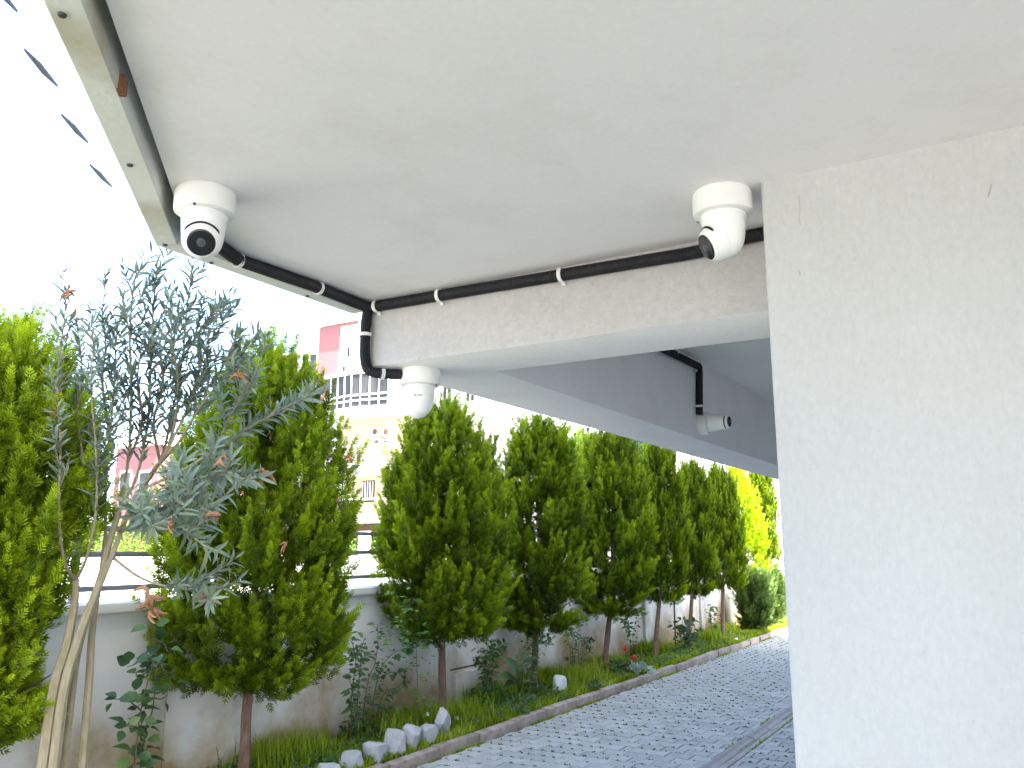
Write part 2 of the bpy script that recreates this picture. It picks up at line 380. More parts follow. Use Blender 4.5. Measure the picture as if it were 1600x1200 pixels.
def crown_mesh(name, H, R, nplume, seed, clip=None, prof=None, per=17, flen=0.092, size=1.0, bright=0.0, lump=0.22, inner=0.30):
    """columnar conifer crown, local z from 0 to H; returns mesh with 'tint'"""
    r = np.random.default_rng(seed)
    pt = np.array(prof or [(0, .42), (.05, .70), (.13, .93), (.28, 1.0), (.50, .98), (.68, .87), (.83, .66), (.93, .42), (1, .12)])
    n = nplume
    t = r.random(n * 3); rad = np.interp(t, pt[:, 0], pt[:, 1]); keep = r.random(n * 3) < (0.25 + 0.75 * rad); t = t[keep][:n]; n = len(t)
    th = r.random(n) * 2 * np.pi
    ph = r.random(6) * 6.28
    lum = 1 + lump * (np.sin(3 * th + ph[0] + 5 * t) * 0.4 + np.sin(5 * th + 9 * t + ph[1]) * 0.35 + np.sin(2 * th - 13 * t + ph[2]) * 0.45)
    rr = np.interp(t, pt[:, 0], pt[:, 1]) * R * lum
    # boughs: plumes gather round bough centres, leaving darker hollows between
    nb = max(24, n // 14); bt = r.random(nb); bth = r.random(nb) * 2 * np.pi; bq = 0.86 + 0.24 * r.random(nb)
    dth = (th[:, None] - bth[None] + np.pi) % (2 * np.pi) - np.pi
    dd = (dth * 1.0) ** 2 + ((t[:, None] - bt[None]) * H / max(R, .2) * 0.75) ** 2
    ib = dd.argmin(1); pull = 0.27
    th = th - pull * dth[np.arange(n), ib]; t = np.clip(t + pull * (bt[ib] - t), 0, 1)
    rr = np.interp(t, pt[:, 0], pt[:, 1]) * R * (0.55 + 0.45 * lum) * bq[ib] * (1.04 - 0.35 * np.sqrt(dd[np.arange(n), ib]))
    q = np.where(r.random(n) < inner, r.random(n) * 0.6 + 0.1, 0.66 + 0.34 * r.random(n))
    P = np.stack([np.cos(th) * rr * q, np.sin(th) * rr * q, t * H * 0.97], 1)
    out = np.stack([np.cos(th), np.sin(th), np.zeros(n)], 1)
    tilt = (0.80 - 0.55 * t + r.normal(0, 0.18, n))
    tilt = np.where(t < 0.10, tilt + 0.55, tilt)
    ax = norm(out * np.sin(tilt)[:, None] + np.array([0, 0, 1]) * np.cos(tilt)[:, None] + r.normal(0, 0.16, (n, 3)))
    pl = (0.15 + 0.13 * r.random(n)) * size
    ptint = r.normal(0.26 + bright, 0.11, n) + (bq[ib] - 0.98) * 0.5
    Ps, Ds, Ls, Ts = [], [], [], []
    for k in range(per):
        s = (k + r.random(n)) / per
        curve = np.array([0, 0, 1]) * (s * s * 0.10 * size)[:, None]
        p = P + ax * (s * pl)[:, None] + curve + r.normal(0, 0.016 * size, (n, 3)) * (1.15 - s)[:, None]
        d = norm(ax + r.normal(0, 0.55, (n, 3)) * (1.2 - 0.75 * s)[:, None] + np.array([0, 0, 0.25]))
        Ps.append(p); Ds.append(d); Ls.append(flen * size * (1.1 - 0.4 * s) * (0.8 + 0.4 * r.random(n))); Ts.append(ptint + 0.46 * (s - 0.45) + r.normal(0, 0.06, n))  # bases older and darker, deepened further to paint shade inside the crown
    Ps = np.concatenate(Ps); Ds = np.concatenate(Ds); Ls = np.concatenate(Ls); Ts = np.concatenate(Ts)
    if clip is not None:
        k = clip(Ps); Ps, Ds, Ls, Ts = Ps[k], Ds[k], Ls[k], Ts[k]
    V, Fc, tt = baked(name, FV, FF, frames(Ds, None, Ls, r=r), Ps, Ts, FT)
    return npmesh(name, V, Fc, tt)

def thuja(px_base, py_base, top, width_px, py_bot, Y, label, seed, nplume=330, lean=0.0, xc=None, bright=0.0, group='clipped conifers along the garden wall', prof=None, shared=None, size=1.0, depth_scale=1.0):
    """px_base: trunk foot column; top/bot: rows of the crown's top and bottom; width in photo pixels"""
    xc = px_base if xc is None else xc
    mid = 0.5 * (top + py_bot)
    pc = onY(xc, mid, Y)
    foot_x = onY(px_base, py_base, Y).x
    zt = onY(xc, top, Y).z; zb = onY(xc, py_bot, Y).z
    depth = proj(pc)[2]
    R = 0.5 * width_px / FPX * depth
    zt -= 0.20; H = zt - zb; R *= 0.90
    root = empty('conifer_tree', (foot_x, Y, BED_Z)); tag(root, label, 'tree', group)
    cx = pc.x
    clip = lambda P: ~((P[:, 1] + Y > WALL_Y - 0.06) & (P[:, 2] + zb < WALL_TOP + 0.06))
    if shared is None:
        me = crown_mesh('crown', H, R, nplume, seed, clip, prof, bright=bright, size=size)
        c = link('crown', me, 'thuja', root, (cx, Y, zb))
    else:
        me, h0, r0 = shared
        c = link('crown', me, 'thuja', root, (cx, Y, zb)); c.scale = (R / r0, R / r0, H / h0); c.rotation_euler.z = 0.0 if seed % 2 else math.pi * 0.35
    c['kind'] = 'stuff'
    rr = random.Random(seed)
    zt2 = zb + H * 0.55
    pts = []; rad = []
    for i in range(9):
        u = i / 8; z = BED_Z - 0.05 + (zt2 - BED_Z + 0.05) * u
        v = min(1, max(0, (z - BED_Z) / max(0.1, zb + 0.25 * H - BED_Z)))
        pts.append((foot_x + (cx - foot_x) * v + rr.uniform(-.008, .008), Y + rr.uniform(-.008, .008), z))
        rad.append(0.042 * (1 - 0.6 * u) * (1.25 if i == 0 else 1) * rr.uniform(.93, 1.07))
    MB().tube(pts, rad, 10).obj('trunk', 'bark', root, smooth=True)
    lm = MB()
    for i in range(26):
        u = 0.02 + 0.9 * i / 26; a = i * 2.4 + rr.random(); z = zb + H * u * 0.8
        L = R * (0.75 if u < 0.6 else 0.45)
        b = Vector((cx, Y, z)); e = b + Vector((math.cos(a) * L, math.sin(a) * L, L * 0.55))
        if e.y > WALL_Y - 0.05 and e.z < WALL_TOP + .05: e.y = WALL_Y - 0.1
        lm.tube([b, b.lerp(e, .5) + Vector((0, 0, -0.02)), e], [0.012, 0.008, 0.004], 5, False)
    lm.obj('limb', 'twig_dark', root)
    return root, (me, H, R)

# ================================================================== THE SETTING
def sheet(name, x0, x1, y0, y1, z, material):
    o = MB().add([(x0, y0, z), (x1, y0, z), (x1, y1, z), (x0, y1, z)], [(0, 1, 2, 3)]).obj(name, material)
    o['kind'] = 'structure'; return o
sheet('ground', -400, 900, -400, 900, -0.06, 'ground')
sheet('street', -60, 120, 9.0, 17.0, -0.03, 'asphalt')
sheet('courtyard', 14.0, 27.0, 17.02, 70.0, -0.03, 'far_paving')

# ---- garden bed and kerb
KERB_Y = 4.27; KW = 0.10; KH = 0.085
bedm = MB()
nx, ny = 90, 8
gv = []; gf = []
r0 = random.Random(3)
for i in range(nx + 1):
    for j in range(ny + 1):
        x = -3 + 30 * i / nx; y = KERB_Y + KW - 0.02 + (WALL_Y + 0.05 - KERB_Y - KW + 0.02) * j / ny
        gv.append((x, y, BED_Z - 0.02 + 0.02 * j / ny + r0.uniform(-.012, .012)))
for i in range(nx):
    for j in range(ny):
        a = i * (ny + 1) + j; gf.append((a, a + ny + 1, a + ny + 2, a + 1))
bed = bedm.add(gv, gf).obj('garden_bed', 'soil', smooth=True); bed['kind'] = 'structure'

kerb = empty('kerb', (3, KERB_Y, 0)); kerb['kind'] = 'structure'
x = 1.0; i = 0
while x < 26:
    L = 0.62; rz = random.uniform(-.010, .010)
    me = MB().box(0.004, L - 0.006, 0, KW, -0.08, KH).mesh('kerb_stone', True, 0.014, 2)
    o = link('kerb_stone', me, 'kerb_stone', kerb, (x, KERB_Y + random.uniform(-.012, .012), random.uniform(-.014, .006)))
    o.rotation_euler = (random.uniform(-.06, .06), random.uniform(-.012, .012), rz * 1.6)
    x += L + random.choice([0, 0.004, 0.008, 0.025]); i += 1

# ---- driveway: bone-shaped concrete pavers, a dished concrete channel between two fields
drive = empty('driveway', (6, 3, 0)); drive['kind'] = 'structure'
MB().add([(-4, -4, -0.02), (40, -4, -0.02), (40, KERB_Y + 0.05, -0.02), (-4, KERB_Y + 0.05, -0.02)], [(0, 1, 2, 3)]).obj('bedding', 'joint_soil', drive)
CH_Y = onZ(1115, 1200, 0).y; CH_W = 0.19
PL, PA, PB, PP = 0.205, 0.090, 0.076, 0.166
def paver_poly(g):
    t, e = 0.022, (PL - 0.044) / 4
    us = [(-PL / 2, PA), (-PL / 2 + e, PA), (-PL / 2 + e + t, PB), (PL / 2 - e - t, PB), (PL / 2 - e, PA), (PL / 2, PA)]
    top = [(max(-PL / 2 + g, min(PL / 2 - g, u)), h - g) for u, h in us]
    return [(h, u) for u, h in top] + [(-h, u) for u, h in reversed(top)]      # x across the row, y along it
def paver_mesh():
    m = MB(); p0 = paver_poly(0.0028); p1 = paver_poly(0.0062); n = len(p0)
    v = [(x, y, -0.03) for x, y in p0] + [(x, y, -0.0035) for x, y in p0] + [(x, y, 0.0) for x, y in p1]
    f = [tuple(range(2 * n, 3 * n))]
    for k in range(2):
        for i in range(n): f.append((k * n + i, k * n + (i + 1) % n, (k + 1) * n + (i + 1) % n, (k + 1) * n + i))
    m.add(v, f); me = m.mesh('paver'); me.materials.append(MATS['paver']); return me
pme = paver_mesh()
spots = []
row = 0
X = 2.6
while X < 24:
    off = (row % 2) * PL / 2
    for k in range(-12, 22):
        Y = k * PL + off + 0.04
        if Y > KERB_Y + PL * 0.3 or Y < -0.8: continue
        if abs(Y - CH_Y) < CH_W / 2 - PL * 0.3: continue
        spots.append((X, Y))
    X += PP; row += 1
vis = []
for s in spots:
    px, py, d = proj((s[0], s[1], 0))
    seen = d > 0 and -10 < px < 1236 and py < 1215 and px < 1236
    vis.append((not seen, d, s))
vis.sort(key=lambda a: (a[0], a[1]))
cut_cache = {}
def paver_for(y):
    """whole paver, or one sawn off where it meets the channel or the kerb"""
    lo, hi = -9, 9
    if y > KERB_Y - PL * .52: hi = KERB_Y - .006 - y
    if 0 <= y - CH_Y < CH_W / 2 + PL * .52: lo = CH_Y + CH_W / 2 + .006 - y
    if 0 < CH_Y - y < CH_W / 2 + PL * .52: hi = CH_Y - CH_W / 2 - .006 - y
    key = (round(lo, 3), round(hi, 3))
    if lo == -9 and hi == 9: return pme
    if key not in cut_cache:
        m = pme.copy()
        for v in m.vertices: v.co.y = max(lo, min(hi, v.co.y))
        cut_cache[key] = m
    return cut_cache[key]
def paver_width(y):
    m = paver_for(y); ys = [v.co.y for v in m.vertices]; return max(ys) - min(ys)
vis = [v for v in vis if paver_width(v[2][1]) > 0.03]
near = vis[:300]; rest = vis[300:]
for _, d, (x, y) in near:
    o = bpy.data.objects.new('paver', paver_for(y)); COL.objects.link(o); o.parent = drive
    o.matrix_parent_inverse = Matrix.Translation(world_loc(drive)).inverted()
    o.location = (x + random.uniform(-.002, .002), y + random.uniform(-.002, .002), random.uniform(-.002, .0015))
    o.rotation_euler = (random.uniform(-.007, .007), random.uniform(-.007, .007), random.uniform(-.015, .015))
fm = MB()
pf = [tuple(p.vertices) for p in pme.polygons]
for _, d, (x, y) in rest:
    dz = random.uniform(-.002, .0015); a, b = random.uniform(-.007, .007), random.uniform(-.007, .007)
    fm.add([(p[0] + x, p[1] + y, p[2] + dz + a * p[0] + b * p[1]) for p in (tuple(v.co) for v in paver_for(y).vertices)], pf)
o = fm.obj('paver_field', 'paver', drive); o['kind'] = 'stuff'
channel = empty('drain_channel', (6, CH_Y, 0)); channel['kind'] = 'structure'
x = 2.6
while x < 24:
    prof = [(-CH_W / 2, 0.004), (-CH_W / 2 + 0.022, 0.006), (-CH_W / 2 + 0.045, -0.012), (0, -0.022), (CH_W / 2 - 0.045, -0.012), (CH_W / 2 - 0.022, 0.006), (CH_W / 2, 0.004), (CH_W / 2, -0.06), (-CH_W / 2, -0.06)]
    n = len(prof); L = 0.494
    v = [(0, y, z) for y, z in prof] + [(L, y, z) for y, z in prof]
    me = MB().add(v, [tuple(range(n)), tuple(range(2 * n - 1, n - 1, -1))] + [(i, (i + 1) % n, n + (i + 1) % n, n + i) for i in range(n)]).mesh('channel_piece', False, 0.003, 1)
    o = link('channel_piece', me, 'channel_concrete', channel, (x, CH_Y + random.uniform(-.004, .004), random.uniform(-.003, .003)))
    x += 0.5

# ================================================================== THE BUILDING OVERHEAD
SOF = HCAM + 0.85
c_corner = onZ(580, 474, SOF); b_bot = onX(585, 572, c_corner.x).z
BX0, BY1 = c_corner.x, c_corner.y
c_in = onZ(775, 581, b_bot); BX1, BY0 = c_in.x, c_in.y
w_edge = onZ(1187, 285, SOF); WX, WY = w_edge.x, w_edge.y
REC = onY(1125, 583, BY0).z
FB = SOF - 0.03
f1 = onZ(245, 388, FB); EDGE_Y = max(onZ(400, 439, FB).y, BY1 + 0.03)
DIAG = f1.x - f1.y                    # on the splayed edge x - y stays constant
EX = EDGE_Y + DIAG
print('geo', c_corner, b_bot, c_in, w_edge, REC, f1, EDGE_Y, CH_Y)
bld = empty('apartment_block', (WX + 2, -3, 0))
tag(bld, 'white rendered apartment block whose splayed porch soffit and corner wall fill the view overhead', 'building')
XEND, YBACK, XB = 15.3, -9.0, -4.0
def porch_poly(inset, xmax):
    e = EDGE_Y - inset; k = DIAG + inset * 1.0 * (math.sqrt(2) - 0)      # splay line moved inwards by inset
    return [(xmax, e), (e + k, e), (XB + inset, XB + inset - k), (XB + inset, YBACK), (xmax, YBACK)]
FW = 0.062
MB().prism(porch_poly(FW + 0.022, BX0 + 0.05), SOF, REC + 0.03).obj('soffit', 'soffit_paint', bld)
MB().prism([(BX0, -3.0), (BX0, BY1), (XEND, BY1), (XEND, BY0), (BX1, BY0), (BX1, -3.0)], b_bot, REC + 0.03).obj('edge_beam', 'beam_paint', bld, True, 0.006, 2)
bm_ = bpy.data.objects['edge_beam'].data; bm_.materials.append(MATS['beam_render'])      # rough cast outer face darkened, smooth painted rest lightened, to stand in for the light
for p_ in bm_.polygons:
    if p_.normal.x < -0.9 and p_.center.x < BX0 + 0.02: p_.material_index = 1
up = porch_poly(0.0, XEND)
MB().prism([(XEND, EDGE_Y)] + up[1:4] + [(XEND, YBACK)], REC, 8.2).obj('upper_storey', 'upper_render', bld)
MB().box(WX, XEND - 0.2, YBACK + 0.2, WY, -0.05, REC + 0.05).obj('corner_wall', 'wall_render', bld, True, 0.012, 3)
# fascia boards along the straight edge and the splayed edge
def splay(inset, x):  # point on the splay line
    k = DIAG + inset * math.sqrt(2); return (x, x - k)
e0 = EDGE_Y; k0, k1 = DIAG, DIAG + FW * math.sqrt(2)
MB().prism([(BX0 - 0.002, EDGE_Y), (EDGE_Y + k0 + 0.001, EDGE_Y), (EDGE_Y - FW + k1 + 0.001, EDGE_Y - FW), (BX0 - 0.002, EDGE_Y - FW)], FB + 0.001, REC + 0.02).obj('fascia_board', 'fascia_paint', bld, True, 0.004, 1)
fs = MB().prism([(EDGE_Y + k0, EDGE_Y), (XB, XB - k0), (XB, XB - k1), (EDGE_Y - FW + k1, EDGE_Y - FW)], FB, REC + 0.02).obj('fascia_board', 'fascia_paint', bld, True, 0.004, 1)
tag(fs, 'weathered fascia board with yellow stains on the splayed edge')
# drip groove, screws and a rusty bracket on the splayed fascia
for (px, py) in ((97, 22), (203, 257), (258, 382), (330, 410), (480, 462)):
    p = onZ(px, py, FB)
    MB().lathe([(0.007, 0), (0.006, -0.004), (0.002, -0.005)], 10, Matrix.Translation((p.x, p.y, FB))).obj('screw', 'screw_steel', bld)
p = onZ(180, 132, FB + 0.015); 
MB().box(-0.012, 0.02, -0.018, 0.018, -0.014, 0.018, Matrix.Translation(p) @ Matrix.Rotation(math.radians(45), 4, 'Z')).obj('rusty_bracket', 'rust', bld, True, 0.004, 2)
p = onZ(218, 230, FB + 0.02)
MB().lathe([(0.007, 0.008), (0.008, -0.004), (0.004, -0.009)], 8, Matrix.Translation(p)).obj('bolt', 'screw_steel', bld)
# render blisters along the wall head
for px, py in ((1378, 238), (1390, 236), (1402, 235), (1422, 231), (1462, 221)):
    p = onX(px, py, WX)
    bmv = MB().lathe([(0.001, 0.003), (0.006, 0.0), (0.001, -0.002)], 7, Matrix.Translation((WX - 0.001, p.y, p.z)) @ Matrix.Rotation(math.radians(90), 4, 'Y') @ Matrix.Diagonal((0.5, random.uniform(.7, 1.6), 1, 1)))
    bmv.obj('render_chip', 'screw_steel', bld)

for pts, wd in (([(1248, 306), (1250, 325), (1249, 345), (1251, 352)], .0006), ([(1549, 288), (1546, 300), (1544, 308)], .0014), ([(1249, 424), (1250, 430)], .0012)):
    MB().tube([(WX - .0004,) + tuple(onX(a, b, WX))[1:] for a, b in pts], [wd] * len(pts), 5).obj('scratch', 'print_grey', bld)
# ================================================================== SECURITY CAMERAS
def basis(ax, aim):
    """local z = ax (away from mount); local x = aim made perpendicular"""
    z = Vector(ax).normalized(); x = Vector(aim); x = (x - z * x.dot(z)).normalized(); y = z.cross(x)
    return Matrix(((x.x, y.x, z.x), (x.y, y.y, z.y), (x.z, y.z, z.z))).to_4x4()
def turret_camera(loc, ax, aim, tilt, label, logo=None, screws=(0.6,), k=1.0, push=0.117):
    """tilt: angle of the lens away from the mount axis"""
    M = Matrix.Translation(loc) @ basis(ax, aim) @ Matrix.Scale(k, 4)
    root = empty('security_camera', loc); tag(root, label, 'camera', 'dome security cameras under the canopy')
    b = MB().lathe([(0.066, -0.002), (0.070, 0.003), (0.0715, 0.012), (0.0715, 0.050), (0.070, 0.056), (0.066, 0.059), (0.052, 0.060), (0.050, 0.058)], 48, M)
    base = b.obj('mounting_base', 'camera_mount', root, True)
    for a in screws:
        S_ = M @ Matrix.Rotation(a, 4, 'Z') @ Matrix.Translation((0.0665, 0, 0.0585)) @ Matrix.Rotation(math.radians(55), 4, 'Y')
        MB().lathe([(0.0038, -0.002), (0.0038, 0.0012), (0.001, 0.0015)], 10, S_).obj('screw', 'screw_steel', base)
    # housing: tapered cup that rounds over, lens ball let into one side
    MB().lathe([(0.050, 0.056), (0.0555, 0.061), (0.0560, 0.066), (0.0530, 0.070), (0.0515, 0.090), (0.0500, 0.108), (0.0480, 0.122), (0.0440, 0.137), (0.0370, 0.150), (0.0270, 0.159), (0.0140, 0.164), (0.001, 0.1655)], 48, M).obj('housing', 'camera_white', root, True)
    T = M @ Matrix.Translation((0.0, 0, push)) @ Matrix.Rotation(tilt, 4, 'Y') @ Matrix.Translation((0, 0, 0.0085))      # local z of T = lens axis
    prof = []
    for i in range(13):
        a = math.radians(-60 + (60 + 44) * i / 12); prof.append((0.0475 * math.cos(a), 0.010 + 0.0475 * math.sin(a)))
    prof += [(0.0330, 0.0435), (0.0325, 0.0425)]
    ball = MB().lathe(prof, 40, T).obj('lens_ball', 'camera_white', root, True)
    MB().lathe([(0.0322, 0.036), (0.0322, 0.0438), (0.0312, 0.0446), (0.026, 0.0450), (0.001, 0.0452)], 36, T).obj('lens_window', 'lens_black', root, True)
    MB().lathe([(0.0110, 0.0448), (0.0106, 0.0464), (0.0075, 0.0472), (0.001, 0.0476)], 20, T).obj('lens', 'lens_glass', root, True)
    # dark slit where the ball turns inside the housing, above the lens
    g = MB()
    pts = []
    for i in range(13):
        a = math.radians(-62 + 124 * i / 12)
        pts.append(T @ Vector((0.0440 * math.cos(a), 0.0440 * math.sin(a), 0.0260)))
    g.tube(pts, [0.0012] + [0.0036] * 11 + [0.0012], 6).obj('ball_gap', 'gap_black', root, True)
    if logo is not None:
        for kind in range(2):
            g = MB(); n = 8 if kind else 1
            def on(u, v):
                a = logo + u / 0.052; z = 0.100 - v; r = 0.0513 + 0.0004 - (z - 0.09) * 0.083
                return M @ Vector((r * math.cos(a), r * math.sin(a), z))
            if kind == 0:
                g.add([on(0.0, 0.0), on(-0.0065, -0.0045), on(-0.0065, 0.0055)], [(0, 1, 2)]).obj('printed_mark', 'print_dark', root)
            else:
                for i in range(5):
                    u0 = -0.0100 - i * 0.0042
                    g.add([on(u0, -0.0026), on(u0 - 0.0034, -0.0026), on(u0 - 0.0034, 0.0026), on(u0, 0.0026)], [(0, 1, 2, 3)])
                g.obj('printed_name', 'print_grey', root)
    return root
DN = (0, 0, -1)
p = onZ(322, 300, SOF); LC = Vector((p.x, p.y, SOF))
turret_camera(LC, DN, (-LC.x - 0.20, -LC.y - 0.05, 0), math.radians(57), 'white dome camera beside the splayed fascia, its black lens facing the viewer', None, (0.3,))
p = onZ(1128, 302, SOF); RC = Vector((p.x, p.y, SOF))
turret_camera(RC, DN, (-0.62, 0.80, 0), math.radians(62), 'white dome camera with small printed arrow mark beside the corner of the wall', 1.08, (0.75,))
p = onZ(657, 578, b_bot); MC = Vector((p.x, p.y, b_bot))
turret_camera(MC, DN, (0.35, 0.94, 0), math.radians(60), 'white dome camera hanging below the outer corner of the beam', -2.15, (2.7,))
p = onY(1094, 662, BY0); WC = Vector((p.x, BY0, p.z))
turret_camera(WC, (0, -1, 0), (-1.0, 0, -0.25), math.radians(7), 'white dome camera fixed sideways to the inner face of the beam', None, (1.0,), 0.95, 0.134)

# ================================================================== CABLE CONDUITS
CR = 0.0195
def smooth_path(pts, step=0.0035, rad=0.03):
    """polyline with rounded corners, resampled evenly"""
    pts = [Vector(p) for p in pts]; out = [pts[0]]
    for i in range(1, len(pts) - 1):
        a, b, c = pts[i - 1], pts[i], pts[i + 1]
        r1 = min(rad, (a - b).length * 0.45); r2 = min(rad, (c - b).length * 0.45)
        p, q = b + (a - b).normalized() * r1, b + (c - b).normalized() * r2
        for k in range(9):
            t = k / 8; out.append(p * (1 - t) ** 2 + b * 2 * t * (1 - t) + q * t * t)
    out.append(pts[-1])
    res = [out[0]]; acc = 0
    for i in range(1, len(out)):
        d = (out[i] - out[i - 1]); L = d.length
        if L < 1e-9: continue
        s = step - acc
        while s <= L:
            res.append(out[i - 1] + d * (s / L)); s += step
        acc = L - (s - step)
    return res
def conduit(pts, parent, rad=0.04, name='pipe_run', r=CR):
    P = smooth_path(pts, 0.0034, rad)
    R_ = [r * (1.0 if i % 2 else 0.90) for i in range(len(P))]
    return MB().tube(P, R_, 12).obj(name, 'conduit_black', parent, True)
def clip(p, d, nrm, parent):
    """white saddle clip: band round the pipe with a nail boss; d pipe direction, nrm away from the surface"""
    d = Vector(d).normalized(); z = Vector(nrm); z = (z - d * z.dot(d)).normalized(); y = d.cross(z)
    m = MB(); n = 14
    for (s0, s1) in ((-0.006, 0.006),):
        ring = []
        for i in range(n + 1):
            a = math.radians(-35 + 250 * i / n)
            ring.append(y * math.cos(a) + z * math.sin(a))
        ro, ri = CR + 0.0035, CR + 0.0003
        v = []
        for q in ring: v += [p + q * ri + d * s0, p + q * ro + d * s0, p + q * ro + d * s1, p + q * ri + d * s1]
        f = []
        for i in range(n):
            for k in range(4): f.append((i * 4 + k, i * 4 + (k + 1) % 4, i * 4 + 4 + (k + 1) % 4, i * 4 + 4 + k))
        f += [(3, 2, 1, 0), (n * 4, n * 4 + 1, n * 4 + 2, n * 4 + 3)]
        m.add(v, f)
    B = Matrix(((d.x, y.x, z.x), (d.y, y.y, z.y), (d.z, y.z, z.z))).to_4x4(); B.translation = p
    m.box(-0.006, 0.006, CR + 0.001, CR + 0.012, -CR, -CR + 0.014, B)
    return m.obj('clip', 'clip_white', parent, True)
cx_, cz_ = BX0 - CR - 0.001, SOF - CR - 0.002
con = empty('cable_conduit', (cx_, BY1, cz_))
tag(con, 'black corrugated cable conduit in white clips branching along the porch soffit and beam', 'conduit')
by = BY1 - 0.006
# along the face of the beam towards the wall
end_y = WY - 0.12
conduit([(cx_, by, cz_), (cx_, onX(1070, 378, cx_).y, cz_ - 0.016), (cx_ - 0.0, onX(1120, 366, cx_).y, cz_ - 0.015), (cx_, onX(1160, 357, cx_).y, cz_ + 0.001), (cx_, end_y, cz_)], con, 0.04)
# along the straight edge of the soffit to the left camera
lc0 = Vector((cx_, by, cz_ ))
edge_in = EDGE_Y - FW - CR - 0.004
pA = onZ(497, 449, cz_); pB = onZ(367, 407, cz_)
conduit([lc0 + Vector((0.004, 0, 0)), (cx_ - 0.13, min(edge_in, by - 0.004), cz_), (pA.x, min(pA.y, edge_in), cz_), (pB.x, min(pB.y, edge_in), cz_), (LC.x + 0.09, LC.y + 0.16, cz_), (LC.x + 0.02, LC.y + 0.10, cz_), (LC.x, LC.y + 0.05, cz_)], con, 0.05)
# down the arris of the beam and under it to the camera
cy_ = BY1 + 0.004
conduit([(cx_, by, cz_), (cx_, cy_, cz_ - 0.05), (cx_, cy_, b_bot + 0.02), (cx_ + 0.012, cy_ - 0.01, b_bot - CR - 0.004), (MC.x - 0.03, MC.y + 0.02, b_bot - CR - 0.002)], con, 0.045)
for px, py in ((497, 450), (367, 408)):
    q = onZ(px, py, cz_); q.y = min(q.y, edge_in); clip(q, (1, 0.05, 0), (0, -0.3, -1), con)
for px in (589, 687, 877):
    u = (px - 575) / (1070 - 575.0)
    q = onX(px, 470 - 0.186 * (px - 588), cx_); yy = q.y
    t = (by - yy) / max(1e-6, by - onX(1070, 378, cx_).y)
    clip(Vector((cx_, yy, cz_ - 0.016 * t)), (0, -1, 0), (-1, 0, -0.2), con)
clip(Vector((cx_, cy_, onX(573, 523, cx_).z)), (0, 0, -1), (-1, 0.15, 0), con)
clip(Vector((0.5 * (cx_ + MC.x) - 0.03, cy_ - 0.04, b_bot - CR - 0.003)), (1, -0.6, 0), (0, 0, -1), con)
# conduit in the coffer
con2 = empty('cable_conduit', (WC.x, BY0, WC.z + 0.3)); tag(con2, 'short black conduit drop on the inner face of the beam above the sideways camera', 'conduit')
yy = BY0 - CR - 0.001
q0 = onY(1030, 545, yy); q1 = onY(1093, 573, yy); q2 = onY(1093, 648, yy)
zc = REC - CR - 0.002
conduit([(q1.x - 1.0, yy, min(q0.z, zc)), (q1.x, yy, min(q1.z, zc)), (q2.x, yy, q2.z)], con2, 0.03, r=0.021)
for (px, py, d) in ((1055, 549, (1, 0, 0)), (1094, 580, (0, 0, -1)), (1093, 635, (0, 0, -1))):
    q = onY(px, py, yy)
    if d[0]: q.z = min(q.z, zc)
    clip(q, d, (0, -1, 0), con2).scale = (1, 1, 1)

# ---- row of dark slats strung on a pale cord outside the porch, parallel with the splayed edge
cz2 = HCAM + 2.2
line = [onZ(px, py, cz2) for px, py in ((5, -18), (65, 107), (118, 205), (158, 275))]
a0, a1 = line[1], line[3]; dline = (a1 - a0).normalized()
cordroot = empty('slat_string', (a0.x, a0.y, cz2)); tag(cordroot, 'row of small dark pointed slats strung on a pale cord against the sky', 'hanging slats')
MB().tube([a0 - dline * 6.0, a1 + dline * 1.2], 0.0008, 6).obj('cord', 'cord_pale', cordroot)
sp = (a1 - a0).length / 2
sl_ax = (onZ(85, 130, cz2) - onZ(45, 86, cz2)).normalized()
for i in range(-3, 3):
    c = a0 + dline * (sp * i)
    L = 0.155; W = 0.014
    sx = sl_ax; sy = Vector((0, 0, 1)).cross(sx)
    v = []
    for dz in (-0.007, 0.007):
        v += [c + sx * L + Vector((0, 0, dz)), c + sy * W + sx * 0.03 + Vector((0, 0, dz)), c - sx * L + Vector((0, 0, dz)), c - sy * W - sx * 0.03 + Vector((0, 0, dz))]
    MB().add(v, [(0, 1, 2, 3), (7, 6, 5, 4), (0, 4, 5, 1), (1, 5, 6, 2), (2, 6, 7, 3), (3, 7, 4, 0)]).obj('slat', 'slat_dark', cordroot)

# ================================================================== GARDEN WALL AND RAILING
gw = empty('garden_wall', (8, WALL_Y + 0.1, 0))
tag(gw, 'white painted garden wall with coping and ochre damp stains behind the conifers', 'wall')
joints = [-2.0] + [onY(px, 1000, WALL_Y).x for px in (267, 700)] + [onY(1009, 960, WALL_Y).x, onY(1095, 940, WALL_Y).x, 26.0]
for a, b in zip(joints[:-1], joints[1:]):
    MB().box(a + 0.003, b - 0.003, WALL_Y, WALL_Y + 0.22, -0.05, WALL_TOP - 0.062).obj('wall_panel', 'garden_wall_paint', gw, True, 0.006, 2)
for i, jx in enumerate(joints[2:5]):
    MB().box(jx - 0.02 - 0.10, jx + 0.10, WALL_Y - 0.045, WALL_Y + 0.1, -0.05, WALL_TOP - 0.066).obj('pilaster', 'garden_wall_paint', gw, True, 0.008, 2)
x = -2.0
while x < 26:
    MB().box(x + 0.002, x + 1.198, WALL_Y - 0.05, WALL_Y + 0.27, WALL_TOP - 0.062, WALL_TOP).obj('coping_stone', 'far_white', gw, True, 0.008, 2)
    x += 1.2
